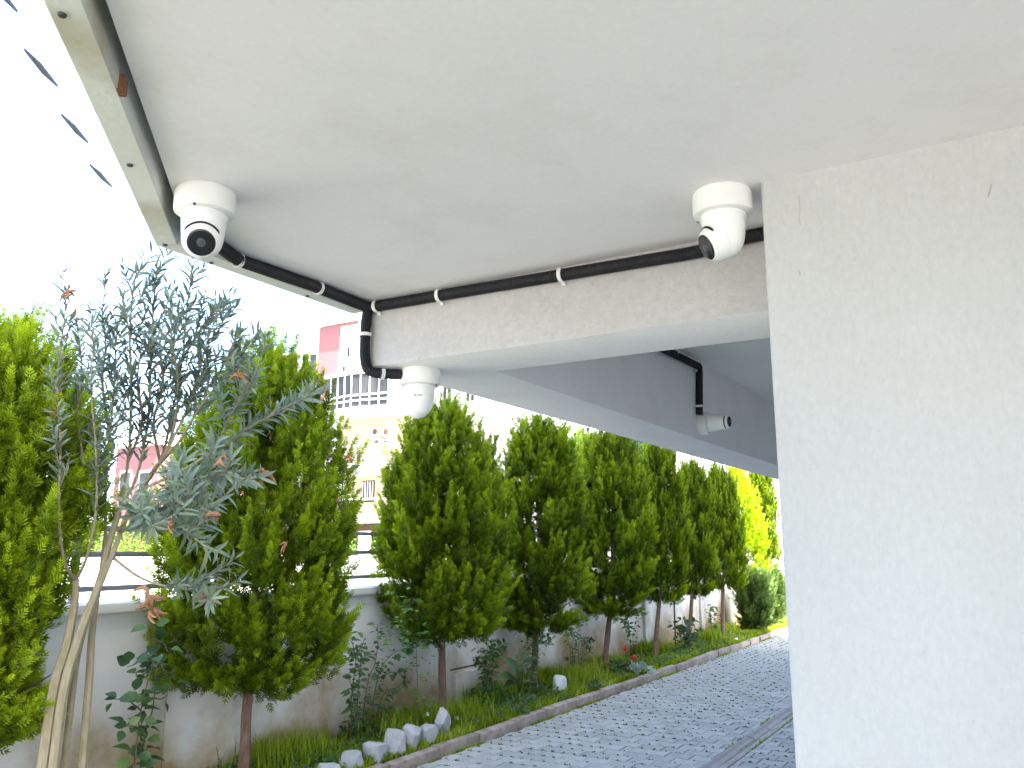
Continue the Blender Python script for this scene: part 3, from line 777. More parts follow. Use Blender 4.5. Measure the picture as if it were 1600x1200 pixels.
# low plinth beside the pilaster with a dark hose lying over it
a = onY(702, 1050, WALL_Y - 0.09).x; b = onY(795, 1050, WALL_Y - 0.09).x
MB().box(a + 0.12, b, WALL_Y - 0.09, WALL_Y + 0.05, -0.02, onY(750, 1046, WALL_Y - 0.09).z).obj('plinth', 'garden_wall_paint', gw, True, 0.01, 2)
zz = onY(750, 1037, WALL_Y - 0.06).z
hs = MB().tube([(a + 0.0, WALL_Y - 0.11, zz + 0.012), (a + 0.2, WALL_Y - 0.105, zz + 0.008), (0.5 * (a + b), WALL_Y - 0.10, zz + 0.01), (b - 0.1, WALL_Y - 0.06, zz + 0.05), (b + 0.06, WALL_Y - 0.02, zz + 0.12)], 0.009, 7).obj('garden_hose', 'hose_dark', None, True)
tag(hs, 'dark thin hose lying along the low plinth of the garden wall', 'hose')
rail = empty('wall_railing', (8, WALL_Y + 0.13, WALL_TOP)); tag(rail, 'dark grey railing of three horizontal bars on top of the garden wall', 'railing')
for z in (onY(570, 901, WALL_Y + 0.13).z, onY(570, 863, WALL_Y + 0.13).z, onY(570, 834, WALL_Y + 0.13).z):
    MB().box(-2, 26, WALL_Y + 0.115, WALL_Y + 0.145, z - 0.018, z + 0.018).obj('bar', 'rail_grey', rail, True, 0.005, 2)
ztop = onY(570, 834, WALL_Y + 0.13).z + 0.018
for x in [onY(660, 860, WALL_Y + .16).x + k * 1.9 for k in range(-2, 11)]:
    MB().box(x - 0.02, x + 0.02, WALL_Y + 0.146, WALL_Y + 0.186, WALL_TOP - 0.01, ztop + 0.02).obj('post', 'rail_grey', rail, True, 0.004, 1)

# ================================================================== CONIFERS
TY = 4.84
thuja(-22, 1230, 468, 310, 1165, TY - 0.05, 'yellow green conifer cut off by the picture edge, beside the oleander stems', 11, 1150, xc=-14, bright=0.16, prof=[(0,.30),(.08,.42),(.2,.52),(.34,.70),(.5,.95),(.62,1.0),(.75,.92),(.87,.62),(.95,.35),(1,.08)])
thuja(380, 1215, 518, 298, 1092, TY, 'large bushy conifer directly behind the oleander branches', 12, 1450, xc=405, bright=0.05)
_, s3 = thuja(690, 1113, 612, 206, 1012, TY, 'full rounded conifer below the corner camera, standing free of its neighbours', 13, 1350, xc=694, bright=0.0)
_, s4 = thuja(832, 1062, 640, 152, 992, TY, 'conifer with a leafy climber on its trunk, next past the free standing one', 14, 1150, xc=842, bright=-0.02, prof=[(0,.38),(.06,.66),(.15,.90),(.3,1.0),(.55,1.0),(.72,.92),(.85,.74),(.94,.5),(1,.2)])
_, s5 = thuja(945, 1034, 662, 124, 968, TY, 'conifer with bare leaning trunk just before the red flowers', 15, 1100, xc=955, bright=0.0, prof=[(0,.38),(.06,.66),(.15,.90),(.3,1.0),(.55,1.0),(.72,.92),(.85,.74),(.94,.5),(1,.2)])
thuja(1022, 1002, 682, 86, 945, TY, 'narrow conifer just past the red flowers', 16, xc=1033, shared=s5)
thuja(1073, 978, 712, 68, 934, TY, 'narrow conifer leaning behind the dark rose bush', 17, xc=1084, shared=s4)
thuja(1128, 970, 722, 70, 926, TY, 'last shaded conifer before the sunlit one', 18, xc=1128, shared=s3)
thuja(1160, 955, 712, 72, 905, TY + 0.05, 'sunlit bright yellow green conifer in the row', 20, 480, xc=1160, bright=0.5)  # tint raised to paint stronger sunlight into this crown
thuja(1188, 950, 716, 50, 900, TY + 0.05, 'farthest conifer of the row, half hidden by the wall corner', 19, xc=1190, shared=s4)

# ================================================================== OLEANDER
oY = 4.50
ole = empty('oleander_shrub', onY(100, 1215, oY)); ole.location.z = BED_Z
tag(ole, 'tall grey green oleander with several bare tan stems and brown seed heads', 'shrub')
def path(pts, Y0, Y1=None):
    Y1 = Y0 if Y1 is None else Y1; n = len(pts)
    return [onY(px, py, Y0 + (Y1 - Y0) * i / max(1, n - 1)) for i, (px, py) in enumerate(pts)]
def curve_through(P, sub=5):
    out = []
    n = len(P)
    for i in range(n - 1):
        a, b, c, d = P[max(i - 1, 0)], P[i], P[i + 1], P[min(i + 2, n - 1)]
        for k in range(sub):
            t = k / sub
            out.append(0.5 * ((2 * b) + (c - a) * t + (2 * a - 5 * b + 4 * c - d) * t * t + (3 * b - a - 3 * c + d) * t ** 3))
    out.append(P[-1]); return out
def stem(pts, r0_, r1_, parent, name='stem', material='oleander_stem', n=8):
    C = curve_through(pts); m = len(C)
    MB().tube(C, [r0_ + (r1_ - r0_) * i / (m - 1) for i in range(m)], n).obj(name, material, parent, True)
    return C
def foot(pts):
    pts[0].z = BED_Z - 0.05; return pts
stem(foot(path([(62, 1215), (80, 1100), (104, 1010), (117, 940), (118, 906)], oY)), 0.034, 0.016, ole)
stem(foot(path([(80, 1215), (96, 1100), (122, 1000), (142, 945), (158, 900), (170, 850), (186, 800)], oY - .05, oY - .1)), 0.028, 0.016, ole)
stem(foot(path([(97, 1212), (112, 1090), (124, 1010), (142, 950), (160, 905), (178, 860), (205, 790), (235, 740)], oY + .05, oY - .2)), 0.020, 0.012, ole)
stem(foot(path([(128, 1212), (138, 1080), (143, 1000), (148, 955), (156, 910), (165, 840)], oY + .03, oY)), 0.024, 0.012, ole)
r = random.Random(21)
Lp, Ld, Ll, Lt, Ln = [], [], [], [], []
def leafy(C, start, spacing=0.028, L=0.105, droop=0.0, tint=0.5, up=0.55, jitter=0.35):
    """whorls of three lance leaves along the curve from fraction start"""
    m = len(C); acc = 0; phase = r.random() * 6
    for i in range(1, m):
        seg = C[i] - C[i - 1]; acc += seg.length
        if i / (m - 1) < start: continue
        if acc > spacing:
            acc = 0; phase += 1.05; t = seg.normalized(); a = t.orthogonal().normalized(); b = t.cross(a)
            for k in range(3):
                if r.random() < 0.12: continue
                an = phase + k * 2.094 + r.uniform(-.3, .3)
                d = (a * math.cos(an) + b * math.sin(an)) * (1 - up) + t * up + Vector((r.uniform(-1, 1), r.uniform(-1, 1), r.uniform(-1, 1) - droop)) * jitter * 0.5
                s = i / (m - 1)
                Lp.append(C[i] + d.normalized() * 0.004); Ld.append(d.normalized()); Ll.append(L * r.uniform(.7, 1.25) * (1.0 - 0.25 * max(0, s - .7) / .3)); Lt.append(tint + r.uniform(-.35, .3)); Ln.append(t)
def resample(C, step):
    out = [C[0]]; acc = 0
    for i in range(1, len(C)):
        d = C[i] - C[i - 1]; L = d.length; s = step - acc
        while s <= L and L > 0: out.append(C[i - 1] + d * (s / L)); s += step
        acc = (L - (s - step)) if L > 0 else acc
    return out
branches = [
    # pixel path, Y start, Y end, leaf start, leaf length, tint
    ([(118, 906), (100, 875), (92, 800), (95, 700), (90, 600), (98, 520), (105, 452)], oY, oY - .2, .35, .085, .75),
    ([(118, 906), (135, 872), (150, 800), (150, 700), (142, 600), (150, 520)], oY, oY - .3, .30, .09, .45),
    ([(165, 840), (165, 760), (172, 680), (180, 580), (178, 500)], oY, oY - .1, .2, .095, .4),
    ([(186, 800), (200, 720), (205, 620), (203, 520), (210, 440), (216, 425)], oY - .1, oY - .4, .2, .095, .4),
    ([(186, 800), (215, 740), (232, 650), (236, 560), (240, 480), (246, 410)], oY - .1, oY - .35, .2, .095, .4),
    ([(205, 790), (250, 720), (270, 640), (285, 560), (292, 480), (300, 425)], oY - .1, oY - .5, .25, .10, .4),
    ([(235, 740), (262, 702), (300, 620), (322, 540), (346, 470)], oY - .2, oY - .65, .35, .10, .42),
    ([(235, 740), (280, 690), (310, 640), (360, 575), (402, 520)], oY - .2, oY - .75, .40, .11, .5),
    ([(220, 765), (285, 735), (340, 700), (395, 665), (440, 640), (472, 622)], oY - .2, oY - .85, .35, .11, .55),
    ([(215, 780), (260, 770), (300, 750), (345, 742), (385, 748)], oY - .2, oY - .9, .25, .12, .6),
    ([(190, 830), (225, 815), (262, 800), (300, 790), (330, 800)], oY - .15, oY - .9, .35, .12, .6),
    ([(185, 830), (200, 810), (222, 808), (240, 822)], oY - .15, oY - .8, .45, .11, .6),
    ([(175, 870), (215, 900), (255, 915), (300, 920), (332, 935)], oY - .1, oY - .8, .60, .10, .65),
    ([(262, 702), (275, 650), (278, 590), (268, 530), (270, 480)], oY - .3, oY - .6, .2, .10, .35),
    ([(150, 800), (130, 720), (122, 640), (128, 570), (118, 500)], oY - .05, oY - .1, .25, .085, .5),
    ([(172, 680), (160, 600), (165, 540), (158, 480)], oY, oY - .1, .2, .085, .4),
    ([(200, 720), (222, 660), (215, 590), (225, 520)], oY - .2, oY - .2, .1, .09, .3),
    ([(250, 720), (240, 660), (255, 600), (250, 540), (262, 470)], oY - .2, oY - .35, .1, .09, .3),
    ([(300, 620), (330, 600), (355, 560), (372, 520)], oY - .4, oY - .7, .2, .10, .45),
    ([(340, 700), (360, 650), (385, 610), (400, 580)], oY - .5, oY - .8, .2, .10, .5),
    ([(285, 735), (270, 780), (282, 820), (310, 845)], oY - .45, oY - .9, .3, .11, .6),
    ([(285, 560), (310, 520), (330, 490), (338, 465)], oY - .4, oY - .5, .2, .09, .35),
]
for pts, ya, yb, st, L, ti in branches:
    C = curve_through(path(pts, ya, min(ya, yb - 0.22)), 6)
    MB().tube(C, [0.010 + (0.0025 - 0.010) * i / (len(C) - 1) for i in range(len(C))], 6).obj('branch', 'oleander_stem', ole, True)
    C2 = resample(C, 0.012)
    leafy(C2, st, 0.030, L, 0.1, ti)
    # side twigs
    m = len(C2)
    for i in range(int(m * (0.18 + 0.5 * st)), m - 3, 9):
        t = (C2[i + 1] - C2[i]).normalized()
        d = (t * 0.7 + Vector((r.uniform(-1, 1), r.uniform(-.9, .5), r.uniform(-.3, .7)))).normalized()
        L2 = r.uniform(.10, .26)
        tw = [C2[i] + d * (L2 * k / 10) + Vector((0, 0, 0.04 * (k / 10) ** 2)) for k in range(11)]
        MB().tube(tw, [0.0035 - 0.002 * k / 10 for k in range(11)], 4).obj('twig', 'oleander_stem', ole)
        leafy(tw, 0.15, 0.024, L * 0.9, 0.1, ti)
V, Fc, tt = baked('foliage', LANCE[0], LANCE[1], frames(np.array(Ld), np.array(Ln) + rng.normal(0, .2, (len(Ld), 3)), np.array(Ll), np.array(Ll) * 1.15), np.array(Lp), np.array(Lt))
o = link('foliage', npmesh('foliage', V, Fc, tt, True), 'oleander_leaf', ole); o['kind'] = 'stuff'
# brown curled seed heads
for px, py, Y, s in ((412, 742, oY - 1.12, 1.2), (338, 800, oY - 1.15, 1.2), (232, 930, oY - .6, 1.7), (372, 588, oY - 1.0, 1), (445, 852, oY - 1.1, .8), (268, 815, oY - 1.1, .9), (238, 948, oY - .62, 1.4), (318, 935, oY - 1.05, .8), (345, 715, oY - 1.1, .9), (105, 455, oY - .45, .9)):
    c = onY(px, py, Y); m = MB()
    for k in range(6):
        d = Vector((r.uniform(-1, 1), r.uniform(-1, 1), r.uniform(-.8, .9))).normalized(); e = d.orthogonal().normalized()
        L = 0.055 * s * r.uniform(.6, 1.2)
        pts = [c + d * L * u + e * 0.018 * s * math.sin(u * 3) + Vector((0, 0, -0.02 * s * u * u)) for u in (0, .25, .5, .75, 1)]
        m.tube(pts, [0.003 * s, 0.007 * s, 0.008 * s, 0.006 * s, 0.002 * s], 5)
    m.obj('seed_head', 'dry_flower', ole, True)

# ================================================================== SHRUBS IN THE BED
def small_shrub(name, px, py, Y, stems_px, label, cat='shrub', leafmat_='shrub_leaf', leaf=0.045, template=OVAL, density=0.03, stemr=0.004, leaves_as_parts=False, seed=1, group=None, tint=0.5, pinnate=False, stem_mat='shrub_stem'):
    rr = random.Random(seed)
    base = onY(px, py, Y); base.z = BED_Z
    root = empty(name, base); tag(root, label, cat, group)
    P, D, L, T = [], [], [], []
    for pts in stems_px:
        pp = path(pts, Y + rr.uniform(-.08, .08), Y + rr.uniform(-.18, .12))
        if pts[0][1] >= py - 3: pp[0].z = BED_Z - 0.03
        for q in pp: q.y = min(q.y, WALL_Y - 0.05)
        C = curve_through(pp, 6)
        MB().tube(C, [stemr * (1 - 0.6 * i / (len(C) - 1)) for i in range(len(C))], 5).obj('stem', stem_mat, root, True)
        C = resample(C, density); m = len(C)
        for i in range(max(1, int(m * 0.22)), m):
            t = (C[i] - C[i - 1]).normalized() if i else Vector((0, 0, 1))
            for k in range(2 if not pinnate else 1):
                d = Vector((rr.uniform(-1, 1), rr.uniform(-1, .7), rr.uniform(-.5, .6))); d = (d - t * d.dot(t) * 0.7).normalized()
                if pinnate:
                    side = d.cross(Vector((0, 0, 1))).normalized(); Lr = leaf * 3.2
                    for q in range(1, 4):
                        for s in (-1, 1):
                            P.append(C[i] + d * Lr * q / 4 + Vector((0, 0, -0.02 * q))); D.append((d * 0.5 + side * s).normalized()); L.append(leaf * rr.uniform(.8, 1.2)); T.append(tint + rr.uniform(-.4, .4))
                    P.append(C[i] + d * Lr * .85); D.append(d); L.append(leaf * 1.1); T.append(tint + rr.uniform(-.3, .4))
                else:
                    P.append(C[i] + d * leaf * 0.35); D.append(d); L.append(leaf * rr.uniform(.6, 1.3)); T.append(tint + rr.uniform(-.45, .45))
    P = np.array([tuple(p) for p in P]); P[:, 1] = np.minimum(P[:, 1], WALL_Y - 0.05)
    N = np.tile(np.array([-0.25, -0.35, 1.0]), (len(P), 1)) + np.random.default_rng(seed).normal(0, .35, (len(P), 3))
    Ms = frames(np.array([tuple(d) for d in D]), N, np.array(L))
    if leaves_as_parts:
        for i in range(len(P)):
            V, Fc, tt = baked('leaf', template[0], template[1], Ms[i:i + 1], P[i:i + 1] * 0, np.array(T[i:i + 1]))
            link('leaf', npmesh('leaf', V, Fc, tt, True), leafmat_, root, tuple(P[i]))
    else:
        V, Fc, tt = baked('foliage', template[0], template[1], Ms, P, np.array(T))
        o = link('foliage', npmesh('foliage', V, Fc, tt, True), leafmat_, root); o['kind'] = 'stuff'
    return root
small_shrub('rose_bush', 205, 1215, 4.75, [[(208, 1215), (214, 1160), (220, 1110), (232, 1060), (244, 1020)], [(214, 1215), (226, 1150), (238, 1110), (244, 1060), (248, 1040), (240, 990), (234, 962)],
            [(220, 1110), (200, 1095), (176, 1092)], [(244, 1030), (258, 1050), (274, 1078)], [(200, 1200), (210, 1190), (205, 1170)], [(236, 1010), (215, 1035), (198, 1042)], [(240, 1000), (255, 1005), (262, 1018)], [(234, 1080), (225, 1090), (205, 1085)], [(225, 1140), (208, 1135), (192, 1135)], [(240, 1050), (222, 1060), (212, 1052)], [(238, 1090), (252, 1092), (262, 1085)]],
            'dark green rose shoot climbing against the white wall between oleander and conifer', 'shrub', 'rose_leaf', 0.085, ROUND, 0.062, 0.006, True, 31)
small_shrub('rose_bush', 590, 1130, 5.0, [[(549, 1130), (550, 1080), (556, 1040), (552, 1010), (540, 985)], [(555, 1128), (562, 1050), (566, 1010), (572, 995)], [(563, 1128), (575, 1065), (585, 1040), (590, 1010), (590, 975)], [(575, 1128), (590, 1060), (605, 1030), (625, 1015), (648, 1012)],
            [(578, 1128), (600, 1085), (620, 1075), (632, 1062)], [(585, 1128), (605, 1110), (618, 1100)], [(590, 1060), (615, 1050), (635, 1060)], [(566, 1010), (550, 1025), (538, 1028)], [(560, 1128), (552, 1085), (545, 1060)]],
            'loose rose bush with thin bare stems beside the free standing conifer', 'shrub', 'shrub_leaf', 0.062, OVAL, 0.030, 0.0048, False, 32)
small_shrub('climbing_vine', 655, 1035, 4.7, [[(655, 1036), (650, 1010), (636, 985), (622, 955), (612, 920)], [(650, 1010), (664, 1000), (676, 985)], [(636, 985), (616, 990), (600, 1000)], [(625, 960), (640, 945), (650, 930)]],
            'light green vine hanging in the lower crown of the free standing conifer', 'vine', 'vine_leaf', 0.045, SMALL_OVAL, 0.05, 0.003, False, 33, None, 0.6, True)
small_shrub('leafy_shrub', 760, 1092, 5.0, [[(752, 1092), (755, 1050), (752, 1025), (746, 1010)], [(756, 1092), (758, 1040), (762, 1010), (764, 992)], [(762, 1092), (762, 1050), (772, 1020), (782, 1004)], [(766, 1090), (770, 1050), (768, 1015)], [(760, 1040), (745, 1030), (738, 1027)], [(762, 1030), (778, 1010), (786, 1006)]],
            'small dark green shrub with a tuft of leaves above the plinth', 'shrub', 'rose_leaf', 0.06, OVAL, 0.022, 0.004, False, 34)
small_shrub('climbing_shrub', 826, 1064, 4.72, [[(826, 1064), (824, 1030), (830, 1000), (836, 975)], [(828, 1064), (832, 1020), (844, 1005), (858, 1006)], [(826, 1050), (815, 1030), (812, 1018)], [(836, 985), (850, 990), (852, 998)], [(824, 1040), (836, 1030), (848, 1018)], [(830, 1010), (822, 1000), (816, 996)]],
            'green climber wrapped round the trunk of a conifer', 'shrub', 'shrub_leaf', 0.06, OVAL, 0.028, 0.004, False, 35)
small_shrub('leafy_shrub', 905, 1042, 5.05, [[(893, 1042), (890, 1010), (884, 995), (878, 990)], [(898, 1042), (894, 1015), (898, 990), (905, 970), (908, 955)], [(905, 1040), (904, 1010), (912, 1000), (925, 1008)], [(905, 975), (915, 970), (918, 972)], [(900, 1000), (890, 990), (884, 985)], [(906, 1030), (918, 1020), (928, 1012)]],
            'spindly pale shrub before the conifer with the bare trunk', 'shrub', 'shrub_leaf', 0.065, OVAL, 0.04, 0.004, False, 36, None, 0.4)
small_shrub('leafy_shrub', 985, 1006, 5.1, [[(985, 1006), (984, 985), (976, 965)], [(988, 1006), (990, 985), (998, 965), (1000, 950)], [(984, 985), (972, 980)]],
            'thin shrub against the wall behind the red flowers', 'shrub', 'shrub_leaf', 0.07, OVAL, 0.05, 0.004, False, 37, None, 0.3)
small_shrub('rose_bush', 1072, 1002, 4.75, [[(1068, 1002), (1060, 985), (1050, 975)], [(1070, 1002), (1068, 985), (1066, 968)], [(1074, 1002), (1080, 985), (1088, 972)], [(1076, 1002), (1086, 992), (1094, 988)], [(1072, 1000), (1076, 985), (1076, 975)]],
            'dark low rose bush at the foot of the leaning conifer', 'shrub', 'rose_leaf', 0.09, OVAL, 0.045, 0.005, False, 38, None, 0.2)
small_shrub('leafy_shrub', 1112, 975, 5.05, [[(1112, 975), (1110, 960), (1106, 948)], [(1114, 975), (1116, 958), (1114, 944)], [(1116, 975), (1122, 962), (1124, 955)]],
            'small leafy shrub before the last shaded trunk', 'shrub', 'shrub_leaf', 0.09, OVAL, 0.06, 0.005, False, 39, None, 0.4)
st = onY(1055, 990, 5.0)
tag(MB().tube([(st.x, 5.0, 0.05), (st.x, 5.0, onY(1055, 925, 5.0).z)], 0.012, 7).obj('garden_stake', 'twig_dark', None, True), 'thin dark upright stake in the bed beside the dark rose bush', 'stake')
# canna: a few big leaves, each its own part
cb = onY(812, 1075, 4.72); cb.z = BED_Z
can = empty('canna_plant', cb); tag(can, 'canna plant with broad upright leaves at the foot of the climber', 'plant')
for px0, py0, px1, py1, wk, nv in ((810, 1062, 797, 1022, 1.0, (0.3, -1, 0.1)), (812, 1068, 832, 1060, 1.0, (0, -.5, 1)), (808, 1066, 784, 1046, .8, (0, -.6, 1)), (810, 1070, 790, 1062, .8, (0, -.3, 1)), (813, 1070, 822, 1040, .8, (.4, -1, .2))):
    a = onY(px0, py0, 4.70); b = onY(px1, py1, 4.62); d = b - a; L = d.length
    V, Fc, tt = baked('leaf', CANNA[0], CANNA[1], frames(np.array([tuple(d)]), np.array([nv]), np.array([L]), np.array([L * wk])), np.zeros((1, 3)), np.array([0.55]))
    link('leaf', npmesh('leaf', V, Fc, tt, True), 'shrub_leaf', can, tuple(a))
    MB().tube([(cb.x, 4.72, BED_Z - .02), tuple(a)], [0.009, 0.005], 6).obj('stalk', 'shrub_leaf', can)
# geranium: red flower heads over pale leaves
gb = onY(985, 1042, 4.55); gb.z = BED_Z
ger = empty('geranium', gb); tag(ger, 'geranium with two bright red flower heads in the grass', 'flower')
for px, py in ((976, 1014), (991, 1028)):
    c = onY(px, py, 4.55); m = MB()
    rr = random.Random(px)
    for k in range(22):
        d = Vector((rr.gauss(0, 1), rr.gauss(0, 1), rr.gauss(0.3, .8))).normalized(); e = d.orthogonal().normalized(); g = d.cross(e)
        p = c + d * 0.04 * rr.uniform(.6, 1); s = 0.022
        m.add([p - e * s, p + g * s * .7 + d * .006, p + e * s, p - g * s * .7 + d * .006], [(0, 1, 2, 3)])
    m.obj('flower_head', 'red_petal', ger)
    MB().tube([(gb.x, 4.55, BED_Z - .02), tuple(c)], 0.004, 5).obj('stalk', 'shrub_stem', ger)
def leaf_clump(name, px, py, Y, rad, hgt, n, material, leaf, label, cat, seed, template=OVAL, group=None, spread_x=1.0, tint=.5):
    rr = np.random.default_rng(seed); b = onY(px, py, Y); b.z = BED_Z
    root = empty(name, b); tag(root, label, cat, group)
    u = rr.normal(size=(n, 3)); u[:, 2] = np.abs(u[:, 2]); u = norm(u) * (0.45 + 0.55 * rr.random((n, 1)) ** .5)
    P = np.array([b.x, Y, BED_Z]) + u * np.array([rad * spread_x, rad, hgt])
    D = norm(u + rr.normal(0, .5, (n, 3)) + np.array([0, 0, .25]))
    V, Fc, tt = baked('foliage', template[0], template[1], frames(D, np.tile(np.array([0, 0, 1.0]), (n, 1)) + rr.normal(0, .4, (n, 3)), leaf * rr.uniform(.6, 1.3, n)), P, rr.normal(tint, .25, n))
    o = link('foliage', npmesh('foliage', V, Fc, tt, True), material, root); o['kind'] = 'stuff'
    m = MB()
    for k in range(6):
        a = k * 1.05; m.tube([(b.x, Y, BED_Z - .03), (b.x + math.cos(a) * rad * .6 * spread_x, Y + math.sin(a) * rad * .6, BED_Z + hgt * .6)], [0.006, 0.003], 5)
    m.obj('stem', 'shrub_stem', root)
    return root
leaf_clump('pale_leaf_plant', 996, 1040, 4.46, 0.16, 0.09, 60, 'pale_leaf', 0.085, 'pale silvery leaved plant between the red flowers and the kerb', 'plant', 41, spread_x=1.6)
leaf_clump('geranium_leaves_plant', 965, 1028, 4.65, 0.16, 0.16, 90, 'rose_leaf', 0.07, 'dark leafy clump just before the red flowers', 'plant', 42)
leaf_clump('weed_clump', 765, 1100, 4.86, 0.24, 0.22, 260, 'rose_leaf', 0.045, 'dark weeds at the foot of the small dark green shrub', 'weed', 43, spread_x=1.3, tint=.4)
leaf_clump('weed_clump', 565, 1132, 4.98, 0.22, 0.14, 200, 'rose_leaf', 0.04, 'dark weeds around the stems of the loose rose bush', 'weed', 44, spread_x=1.2, tint=.35)
leaf_clump('weed_clump', 930, 1094, 4.36, 0.09, 0.10, 90, 'shrub_leaf', 0.035, 'weed growing over the kerb beyond the large white stone', 'weed', 45, tint=.4)
leaf_clump('weed_clump', 812, 1128, 4.40, 0.10, 0.07, 90, 'shrub_leaf', 0.032, 'weed spilling over the kerb before the large white stone', 'weed', 46, tint=.5)
leaf_clump('weed_clump', 845, 1075, 4.68, 0.18, 0.13, 170, 'shrub_leaf', 0.04, 'leafy weeds between the canna and the large white stone', 'weed', 47, spread_x=1.4, tint=.5)
leaf_clump('weed_clump', 905, 1052, 4.9, 0.25, 0.14, 150, 'shrub_leaf', 0.05, 'weeds at the foot of the spindly pale shrub', 'weed', 48, tint=.45)
leaf_clump('weed_clump', 815, 1110, 4.55, 0.2, 0.12, 170, 'shrub_leaf', 0.04, 'low weeds behind the kerb below the climber trunk', 'weed', 49, spread_x=1.4, tint=.6)
# clipped junipers at the end of the drive
def juniper(px, top, wpx, bot, Y, label, seed, n):
    pc = onY(px, .5 * (top + bot), Y); zt = onY(px, top, Y).z; R = .5 * wpx / FPX * proj(pc)[2]
    root = empty('clipped_juniper', (pc.x, Y, BED_Z)); tag(root, label, 'shrub', 'clipped junipers at the end of the drive')
    me = crown_mesh('foliage', zt - BED_Z - .02, R, n, seed, None, [(0, .45), (.15, .72), (.4, .95), (.75, 1.0), (.93, .92), (1, .6)], per=7, flen=0.12, size=1.1, lump=.1)
    o = link('foliage', me, 'juniper', root, (pc.x, Y, BED_Z + .02)); o['kind'] = 'stuff'
    MB().tube([(pc.x, Y, BED_Z - .05), (pc.x, Y, BED_Z + .5)], [0.035, 0.02], 7).obj('stem', 'bark', root, True)
juniper(1180, 911, 44, 978, 4.62, 'flat topped clipped juniper bush where the kerb ends', 51, 700)
juniper(1208, 906, 42, 976, 4.62, 'second clipped juniper bush next to the wall corner', 52, 500)

# ---- grass: blades over the bed, denser near the kerb
def grass_mesh(name, n, area, hmin, hmax, seed, wd=0.0045):
    rr = np.random.default_rng(seed)
    P = area(rr, n); n = len(P)
    h = rr.uniform(hmin, hmax, n) * (0.6 + 0.4 * rr.random(n)); a = rr.random(n) * 6.28
    lean = np.stack([np.cos(a), np.sin(a), np.zeros(n)], 1) * (h * rr.uniform(.1, .75, n))[:, None]
    sd_ = np.stack([-np.sin(a), np.cos(a), np.zeros(n)], 1) * (wd * (0.7 + 0.6 * rr.random(n)) * (1 + P[:, 0] * 0.05))[:, None]
    up_ = np.array([0, 0, 1.0])
    b0, b1 = P - sd_, P + sd_
    m = P + lean * .35 + up_ * (h * .6)[:, None]; tp = P + lean + up_ * h[:, None]
    V = np.stack([b0, b1, m + sd_ * .8, m - sd_ * .8, tp], 1).reshape(-1, 3)
    i = np.arange(n)[:, None] * 5
    Fq = np.concatenate([i + np.array([[0, 1, 2, 3]]), i + np.array([[3, 2, 4, 4]])])
    # quads + degenerate -> use triangles instead
    T3 = np.concatenate([i + np.array([[0, 1, 2]]), i + np.array([[0, 2, 3]]), i + np.array([[3, 2, 4]])])
    patch = 0.42 + 0.30 * np.sin(P[:, 0] * 3.1 + 1) * np.sin(P[:, 1] * 6 + P[:, 0]) + 0.15 * np.sin(P[:, 0] * 8.3 + P[:, 1] * 11) + rr.normal(0, .16, n)
    t = np.repeat(patch, 5) + np.tile(np.array([-.15, -.15, .05, .05, .15]), n)
    return npmesh(name, V, T3, t)
def bed_area(rr, n):
    u = rr.random(n) ** 1.5
    X = 3.0 + 17 * u; Y = KERB_Y + KW - 0.01 + (WALL_Y - 0.03 - KERB_Y - KW) * rr.random(n)
    den = 0.55 + 0.45 * np.sin(X * 2.3) * np.sin(Y * 7 + X * 1.3)
    keep = rr.random(n) < np.clip(den + 0.35 - 0.25 * (Y > WALL_Y - .25), .15, 1)
    return np.stack([X[keep], Y[keep], np.full(keep.sum(), BED_Z - .015)], 1)
o = link('grass', grass_mesh('grass', 75000, bed_area, 0.025, 0.095, 61), 'grass'); tag(o, 'green grass covering the planting bed between kerb and wall', 'grass', None, 'stuff')
def tall_area(rr, n):
    c = np.array([[onY(px, py, 4.8).x, rr.uniform(4.6, 5.1)] for px, py in ((640, 1110), (790, 1075), (880, 1045), (900, 1050), (960, 1040), (1040, 1000), (1110, 985), (1150, 975), (870, 1080), (700, 1100), (480, 1160))])
    k = rr.integers(0, len(c), n)
    return np.stack([c[k, 0] + rr.normal(0, .22, n), np.clip(c[k, 1] + rr.normal(0, .13, n), KERB_Y + .13, WALL_Y - .04), np.full(n, BED_Z - .015)], 1)
o = link('tall_grass', grass_mesh('tall_grass', 9000, tall_area, 0.10, 0.30, 62, 0.004), 'grass'); tag(o, 'tufts of taller grass and weeds in the planting bed', 'grass', None, 'stuff')
# low broad-leaved weeds mixed into the grass
rw = np.random.default_rng(66); nc = 260
cc = np.stack([3.2 + 13 * rw.random(nc) ** 1.4, rw.uniform(KERB_Y + KW + .03, WALL_Y - .06, nc)], 1)
k = rw.integers(0, nc, 7000); P = np.stack([cc[k, 0] + rw.normal(0, .07, 7000), np.clip(cc[k, 1] + rw.normal(0, .05, 7000), KERB_Y + KW, WALL_Y - .04), BED_Z + rw.random(7000) * .07], 1)
D = norm(rw.normal(size=(7000, 3)) * np.array([1, 1, .3]))
V, Fc, tt = baked('ground_cover', ROUND[0], ROUND[1], frames(D, np.tile(np.array([0, -.2, 1.0]), (7000, 1)) + rw.normal(0, .4, (7000, 3)), rw.uniform(.015, .042, 7000)), P, rw.normal(.45, .25, 7000) + (k % 7) * .05 - .15)
o = link('ground_cover', npmesh('ground_cover', V, Fc, tt, True), 'shrub_leaf'); tag(o, 'low broad leaved weeds mixed into the grass of the bed', 'weeds', None, 'stuff')
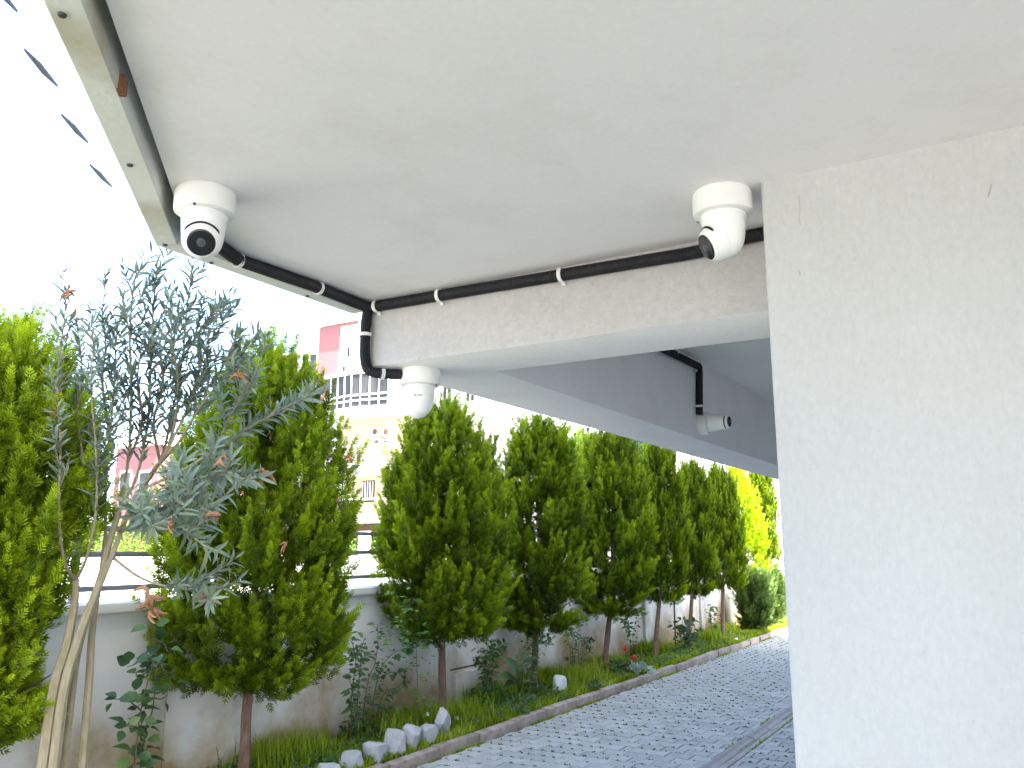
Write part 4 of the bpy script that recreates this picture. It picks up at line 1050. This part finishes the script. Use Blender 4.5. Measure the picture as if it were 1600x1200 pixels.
# weeds in the paving joints
def joint_area(rr, n):
    J = []
    sp_ = np.array(spots)
    k = rr.integers(0, len(sp_), n // 5)
    for s in sp_[k]:
        px, py, d = proj((s[0], s[1], 0))
        c = rr.integers(0, 4); e = (PL - .044) / 4
        if abs(s[1] - CH_Y) < CH_W / 2 + PL * .5: continue
        ox = (PA + PB) / 2 * (1 if c % 2 else -1); oy = (PL / 2 - e - .011) * (1 if c // 2 else -1)
        q = rr.normal(0, 1, (5, 2)) * np.array([.008, .010])
        for a in q: J.append((s[0] + ox + a[0], s[1] + oy + a[1], -.012))
    return np.array(J)
o = link('joint_weeds', grass_mesh('joint_weeds', 55000, joint_area, 0.012, 0.030, 63, 0.007), 'shrub_leaf'); tag(o, 'tiny green weeds in the joints of the pavers', 'weeds', None, 'stuff')
def edge_area(rr, n):
    X = 3 + 18 * rr.random(n); Y = np.where(rr.random(n) < .6, KERB_Y - .015 + rr.normal(0, .012, n), CH_Y + CH_W / 2 * np.where(rr.random(n) < .5, -1, 1) + rr.normal(0, .008, n))
    keep = np.sin(X * 5.1) + np.sin(X * 2.3 + 1) + rr.normal(0, .5, n) > .3
    return np.stack([X, Y, np.full(n, -.01)], 1)[keep]
o = link('edge_weeds', grass_mesh('edge_weeds', 9000, edge_area, 0.012, 0.05, 64, 0.004), 'grass'); tag(o, 'thin weeds along the foot of the kerb and the drain channel', 'weeds', None, 'stuff')

# ================================================================== STONES AND LITTER
def rock(name, px, py, Y, wpx, hpx, label, seed, material='white_rock', group=None, rot=0.0, lean=0.0, pts=22, zoff=-0.02, flat=.6):
    rr = random.Random(seed)
    p = onY(px, py + hpx * .5, Y); d = proj(p)[2]; W = wpx / FPX * d; H = hpx / FPX * d
    bm = bmesh.new()
    for i in range(pts):
        v = Vector((rr.gauss(0, 1), rr.gauss(0, 1), rr.gauss(0, 1))).normalized()
        v = Vector((math.copysign(abs(v.x) ** .6, v.x), math.copysign(abs(v.y) ** .6, v.y), math.copysign(abs(v.z) ** .6, v.z)))
        bm.verts.new((v.x * W * .52 * rr.uniform(.85, 1.1), v.y * W * flat * .52, v.z * H * .55 * rr.uniform(.9, 1.1) + H * .5))
    bmesh.ops.convex_hull(bm, input=bm.verts)
    bmesh.ops.bevel(bm, geom=list(bm.edges), offset=min(W, H) * .05, segments=1, affect='EDGES', clamp_overlap=True)
    loose = [v for v in bm.verts if not v.link_faces]; bmesh.ops.delete(bm, geom=loose, context='VERTS')
    bmesh.ops.recalc_face_normals(bm, faces=bm.faces)
    me = bpy.data.meshes.new(name); bm.to_mesh(me); bm.free()
    o = link(name, me, material, None, (p.x, Y, BED_Z + zoff)); o.rotation_euler = (0, lean, rot)
    tag(o, label, 'stone', group); return o
RY = KERB_Y + KW + 0.075
G = 'broken white stones lined up behind the kerb'
for i, (px, py, wp, hp, lab) in enumerate((
        (512, 1200, 34, 26, 'lowest white stone at the picture edge end of the stone row'),
        (548, 1196, 34, 32, 'small white stone second in the row behind the kerb'),
        (584, 1192, 36, 36, 'blunt white stone in the middle of the row behind the kerb'),
        (614, 1182, 32, 44, 'broad white stone at the tall middle of the row'),
        (642, 1173, 30, 42, 'white stone with a bump next to the square one'),
        (667, 1166, 27, 34, 'squarish white stone under the leaning one'))):
    rock('edging_stone', px, py, RY, wp * 1.12, hp * .88, lab, 100 + i, 'white_rock', G, random.uniform(-.3, .3), 0, 26, flat=.9)
rock('edging_stone', 688, 1150, RY + .05, 32, 40, 'pointed white stone leaning at the end of the row', 110, 'white_rock', G, .2, .45, 24, zoff=0.0, flat=.6)
rock('large_white_stone', 873, 1061, 4.66, 30, 26, 'smooth bright white stone alone in the grass beside the drive', 111, 'bright_rock', None, .1, .25, 40)
rock('pale_stone', 1150, 992, 4.42, 13, 7, 'small pale stone lying near the far end of the kerb', 112, 'bright_rock', None, 0, 0, 20)
rock('pale_stone', 1092, 1017, 4.42, 9, 6, 'tiny pale stone close behind the middle of the kerb', 113, 'white_rock', None, 0, 0, 20)
for px, py, lab in ((668, 1116, 'white petal of litter in the grass by the free standing trunk'), (714, 1122, 'white scrap of litter in the grass nearer the kerb'), ):
    c = onY(px, py, 4.75 if px < 700 else 4.6); s = 0.016
    o = MB().add([c + Vector((-s, 0, -s * .6)), c + Vector((s * .8, -.01, -s)), c + Vector((s, 0, s)), c + Vector((-s * .5, .008, s * .8))] + [c + Vector((-s, .004, -s * .6)), c + Vector((s * .8, -.006, -s)), c + Vector((s, .004, s)), c + Vector((-s * .5, .012, s * .8))],
                 [(0, 1, 2, 3), (7, 6, 5, 4), (0, 4, 5, 1), (1, 5, 6, 2), (2, 6, 7, 3), (3, 7, 4, 0)]).obj('paper_scrap', 'litter')
    tag(o, lab, 'litter')

# ================================================================== FAR SIDE OF THE STREET
# apartment house opposite: facade in the plane x = FX, seen nearly head-on
FX = 36.0
def fz(py, px=560, X=None): return onX(px, py, FX if X is None else X).z
def fy(px, py=640, X=None): return onX(px, py, FX if X is None else X).y
far = empty('apartment_house', (FX + 5, fy(560), 0)); tag(far, 'sunlit white and pink apartment house with stacked balconies across the street', 'building')
ZR = fz(512, 500)
yl, yr = fy(461), 4.0
MB().box(FX, FX + 12, yr, yl, -0.05, ZR).obj('wall', 'far_white', far)
MB().box(FX - 0.5, FX + 12.5, yr - .5, yl + .4, ZR + 0.01, ZR + 0.30).obj('roof_cornice', 'far_white', far)
MB().box(FX + 4, FX + 14, yl + 0.02, yl + 9.0, -0.05, fz(545, 400)).obj('side_wing', 'far_peach', far)
MB().box(FX + 3.6, FX + 14.4, yl + 0.43, yl + 9.4, fz(545, 400) + .01, fz(540, 400) + .25).obj('wing_roof', 'far_roof', far)
MB().box(FX - 0.12, FX + 0.1, fy(527), fy(496), fz(640), ZR - 0.05).obj('pink_panel', 'far_pink', far)
MB().box(FX - 0.10, FX + 0.1, fy(560, 500), fy(527.6, 500), fz(506), ZR - 0.02).obj('pink_band', 'far_pink', far)
def window(px0, px1, py0, py1, pane='far_glass', bars=0):
    y0, y1 = fy(px1), fy(px0); z0, z1 = fz(py1), fz(py0); t = 0.09
    m = MB(); m.box(FX - .07, FX + .02, y0, y1, z0, z0 + t); m.box(FX - .07, FX + .02, y0, y1, z1 - t, z1)
    m.box(FX - .07, FX + .02, y0, y0 + t, z0 + t, z1 - t); m.box(FX - .07, FX + .02, y1 - t, y1, z0 + t, z1 - t)
    for b in range(bars): 
        yy = y0 + (y1 - y0) * (b + 1) / (bars + 1); m.box(FX - .065, FX + .02, yy - .03, yy + .03, z0 + t, z1 - t)
    w_ = m.obj('window', 'far_metal', far)
    MB().box(FX - .03, FX - .012, y0 + t, y1 - t, z0 + t, z1 - t).obj('pane', pane, w_)
window(468, 494, 541, 585, bars=1); window(538, 546, 538, 558); window(531, 540, 567, 580)
for k in range(9):
    for py in (548, 628, 708, 790):
        px0 = 690 + k * 36
        window(px0, px0 + 18, py - 14, py + 20, bars=1)
def balcony(px0, px1, py_top, py_rail0, py_rail1, py_slab, depth, glazed, nb, back='far_cream'):
    """slab, parapet or railing, cream back wall; rails between rows rail0 and rail1"""
    y0, y1 = fy(px1), fy(px0); zs = fz(py_slab); zr0, zr1 = fz(py_rail1), fz(py_rail0); zt = fz(py_top)
    xf = FX - depth
    ym = 0.5 * (y0 + y1)
    b = MB().prism([(FX - .02, y0), (FX - .02, y1), (xf + .35, y1), (xf, ym), (xf + .35, y0)], zs - 0.12, zs + 0.10).obj('balcony', 'far_white', far)
    MB().box(FX - 0.04, FX - 0.005, y0 + .1, y1 - .1, zs + 0.11, zt).obj('back_wall', back, b)
    def front(y): return xf + .02 + 0.35 * abs(y - ym) / (0.5 * (y1 - y0))
    m = MB()
    for z in (zr0, zr1):
        m.tube([(front(y0), y0, z), (front(ym), ym, z), (front(y1), y1, z)], 0.05, 6)
    for k in range(nb + 1):
        y = y0 + (y1 - y0) * k / nb; m.tube([(front(y), y, zs + .1), (front(y), y, zr1)], 0.028, 5)
    m.obj('railing', 'far_metal', b)
    if glazed:
        n = 8
        for k in range(n):
            ya, yb = y0 + (y1 - y0) * k / n, y0 + (y1 - y0) * (k + 1) / n
            xa, xb_ = front(ya), front(yb)
            for za, zb in ((zs + .12, zr1 - .06), (zr1 + .06, zt - .08)):
                v = [(xa + .03, ya + .05, za), (xb_ + .03, yb - .05, za), (xb_ + .03, yb - .05, zb), (xa + .03, ya + .05, zb)]
                MB().add(v + [(p[0] + .02, p[1], p[2]) for p in v], [(0, 1, 2, 3), (7, 6, 5, 4), (0, 4, 5, 1), (1, 5, 6, 2), (2, 6, 7, 3), (3, 7, 4, 0)]).obj('glass_panel', 'far_glass', b)
            MB().tube([(front(ya), ya, zs + .1), (front(ya), ya, zt)], 0.035, 5).obj('mullion', 'far_metal', b)
        MB().prism([(FX - .02, y0), (FX - .02, y1), (xf + .33, y1), (xf - .03, ym), (xf + .33, y0)], zt - 0.08, zt + 0.15).obj('head_rail', 'far_white', b)
    return b
balcony(527, 626, 592, 634, 626, 646, 1.5, True, 8, 'far_white')
b2 = balcony(530, 650, 655, 722, 702, 731, 1.4, False, 14)
b1 = balcony(523, 645, 745, 806, 783, 815, 1.4, False, 16)
# air conditioners with round fan grilles, a flower box and washing on the second balcony
for px, py in ((594, 676), (611, 676), (597, 693), (610, 694)):
    y, z = fy(px, py), fz(py, px)
    ac = MB().box(FX - .45, FX - .05, y - .25, y + .25, z - .22, z + .22).obj('air_conditioner', 'far_metal', b2, True, .02, 1)
    MB().lathe([(0.17, 0), (0.17, 0.03), (0.06, 0.035), (0.05, 0.02)], 16, Matrix.Translation((FX - .45, y, z)) @ Matrix.Rotation(math.radians(-90), 4, 'Y')).obj('fan_grille', 'far_brown', b2)
rr = random.Random(5)
for k, (px, mname) in enumerate(((544, 'laundry_mauve'), (552, 'laundry_mauve'), (559, 'laundry_mauve'), (565, 'laundry_mauve'), (573, 'laundry_red'), (588, 'far_glass'))):
    y = fy(px, 715); z1 = fz(706 + rr.randint(-3, 3), px); z0 = fz(724, px)
    cloth = MB()
    for i in range(5):
        yy0, yy1 = y - .12 + .05 * i, y - .12 + .05 * (i + 1); xx0, xx1 = FX - 1.46 - .02 * (i % 2), FX - 1.46 - .02 * ((i + 1) % 2)
        cloth.add([(xx0, yy0, z0), (xx1, yy1, z0), (xx1, yy1, z1), (xx0, yy0, z1), (xx0 + .012, yy0, z0), (xx1 + .012, yy1, z0), (xx1 + .012, yy1, z1), (xx0 + .012, yy0, z1)], [(0, 1, 2, 3), (7, 6, 5, 4), (0, 4, 5, 1), (3, 2, 6, 7)])
    o = cloth.obj('hung_laundry', mname)
    tag(o, ['mauve towel at the tree end of the far balcony rail', 'second mauve cloth on the far balcony rail', 'third mauve cloth on the far balcony rail', 'last mauve cloth beside the red one', 'red cloth on the far balcony rail', 'dark cloth at the free end of the far balcony rail'][k], 'laundry', 'washing on the far balcony')
def door(px0, px1, py0, py1, par):
    y0, y1 = fy(px1), fy(px0)
    d = MB().box(FX - .10, FX - .042, y0, y1, fz(py1), fz(py0)).obj('door', 'far_dark', par)
    m = MB()
    for k in range(5):
        yy = y0 + (y1 - y0) * (k + .5) / 5; m.box(FX - .13, FX - .101, yy - .025, yy + .025, fz(py1) + .1, fz(py0) - .05)
    m.obj('door_grille', 'far_metal', d)
door(527, 541, 752, 785, b1); door(571, 590, 752, 785, b1)
pz = fz(780); py_ = fy(556, 780)
fbx = MB().box(FX - 1.30, FX - 1.06, py_ - .35, py_ + .35, fz(785), pz).obj('planter', 'far_brown', b1)
rg = np.random.default_rng(9); n = 120
P = np.array([FX - 1.18, py_, pz]) + rg.normal(0, 1, (n, 3)) * np.array([.07, .22, .09]) + np.array([0, 0, .1])
V, Fc, tt = baked('foliage', SMALL_OVAL[0], SMALL_OVAL[1], frames(rg.normal(size=(n, 3)), None, np.full(n, .16)), P, rg.random(n))
o = link('planter_foliage', npmesh('planter_foliage', V, Fc, tt), 'hedge_leaf', b1); o['kind'] = 'stuff'
MB().box(FX - .5, FX - .03, fy(660), fy(500), fz(836), fz(821)).obj('ground_floor_fascia', 'far_brown', far)
MB().box(FX - .06, FX - .02, fy(655), fy(505), -.02, fz(837)).obj('shopfront', 'far_dark', far)

# salmon house further along, glimpsed through the oleander
sh = empty('salmon_house', onX(215, 750, 33)); sh.location.z = 0
tag(sh, 'salmon pink house glimpsed through the oleander', 'house')
X2 = 33.0
y0, y1 = fy(246, 740, X2), fy(180, 740, X2); z1 = fz(700, 200, X2)
MB().box(X2, X2 + 7, y0, y1, -.05, z1).obj('wall', 'far_pink', sh)
ym = .5 * (y0 + y1)
MB().add([(X2 - .4, y0 - .4, z1 + .002), (X2 - .4, y1 + .4, z1 + .002), (X2 + 7.4, y1 + .4, z1 + .002), (X2 + 7.4, y0 - .4, z1 + .002), (X2 + 1.5, ym, z1 + 1.1), (X2 + 5.5, ym, z1 + 1.1)],
         [(0, 1, 2, 3), (0, 4, 1), (1, 4, 5, 2), (2, 5, 3), (3, 5, 4, 0)]).obj('roof', 'far_white', sh)
for k, px in enumerate((195, 225)):
    ya, yb = fy(px + 10, 760, X2), fy(px - 8, 760, X2)
    w_ = MB().box(X2 - .06, X2 + .05, ya, yb, fz(790, px, X2), fz(735, px, X2)).obj('window', 'far_white', sh)
    MB().box(X2 - .08, X2 - .062, ya + .1, yb - .1, fz(786, px, X2), fz(739, px, X2)).obj('pane', 'far_glass', w_)
# low white street wall with hedge behind it
HX = 27.5
lw = MB().box(HX, HX + .25, 8, 75, -.05, fz(868, 570, HX)).obj('street_wall', 'far_white'); tag(lw, 'low white wall across the street below the hedge', 'wall')
def hedge(name, x0, x1, y0, y1, z0, z1, n, label, seed, leaf=.14):
    rr = np.random.default_rng(seed)
    P = np.stack([rr.uniform(x0, x1, n), rr.uniform(y0, y1, n), z0 + (z1 - z0) * rr.random(n) ** .7 * (0.9 + .1 * np.sin(np.arange(n)))], 1)
    P[:, 2] += 0.12 * np.sin(P[:, 1] * 2.1) * (P[:, 2] - z0) / (z1 - z0)
    D = norm(rr.normal(size=(n, 3)) + np.array([-.4, 0, .5]))
    V, Fc, tt = baked(name, SMALL_OVAL[0], SMALL_OVAL[1], frames(D, None, leaf * rr.uniform(.7, 1.3, n), r=rr), P, np.clip(rr.normal(.5, .25, n), 0, 1))
    root = empty(name, (.5 * (x0 + x1), .5 * (y0 + y1), -.05)); tag(root, label, 'hedge')
    o = link('foliage', npmesh('foliage', V, Fc, tt), 'hedge_leaf', root); o['kind'] = 'stuff'
    m = MB()
    k = y0
    while k < y1:
        m.tube([(.5 * (x0 + x1), k, -.05), (.5 * (x0 + x1), k + .1, z1 - .4)], [.04, .02], 5); k += 1.0
    m.obj('stem', 'twig_dark', root)
hedge('clipped_hedge', HX + .3, HX + 1.2, fy(680, 850, HX), fy(60, 850, HX), 0.1, fz(838, 570, HX), 12000, 'sunlit clipped hedge above the low white street wall', 71)
hedge('garden_hedge', HX + 1.3, HX + 2.4, fy(300, 830, HX), fy(60, 830, HX), 0.3, fz(806, 200, HX), 9000, 'bright yellow green hedge seen between the oleander stems', 72, .15)
MB_post = MB().box(HX - .03, HX + .22, fy(574, 840, HX), fy(561, 840, HX), fz(868, 567, HX) + .001, fz(830, 567, HX)).obj('gate_pillar', 'far_white'); tag(MB_post, 'short white pillar standing on the low street wall', 'pillar')

# dark conifer and round trees beyond the wall
def far_tree(name, px, top, wpx, X, label, material, seed, n, prof=None, size=3.0):
    pc = onX(px, top, X); R = .5 * wpx / FPX * proj(pc)[2]
    root = empty(name, (X, pc.y, -.05)); tag(root, label, 'tree')
    me = crown_mesh('crown', pc.z - 1.2, R, n, seed, None, prof, per=6, flen=.12, size=size, lump=.35)
    o = link('crown', me, material, root, (X, pc.y, 1.2)); o['kind'] = 'stuff'
    MB().tube([(X, pc.y, -.06), (X, pc.y, pc.z * .8)], [.16, .05], 8).obj('trunk', 'bark', root, True)
far_tree('dark_conifer', 992, 676, 70, 21.0, 'loose dark conifer behind the row, showing between two crowns', 'dark_conifer', 81, 420, size=2.4)
far_tree('street_tree', 893, 700, 90, 26.0, 'street tree behind the wall between two conifer crowns', 'hedge_leaf', 82, 420, [(0, .2), (.3, .7), (.6, 1), (.85, .8), (1, .3)], 3.0)
print('objects', len(bpy.data.objects), 'tris', sum(len(o.data.polygons) for o in bpy.data.objects if o.type == 'MESH'))
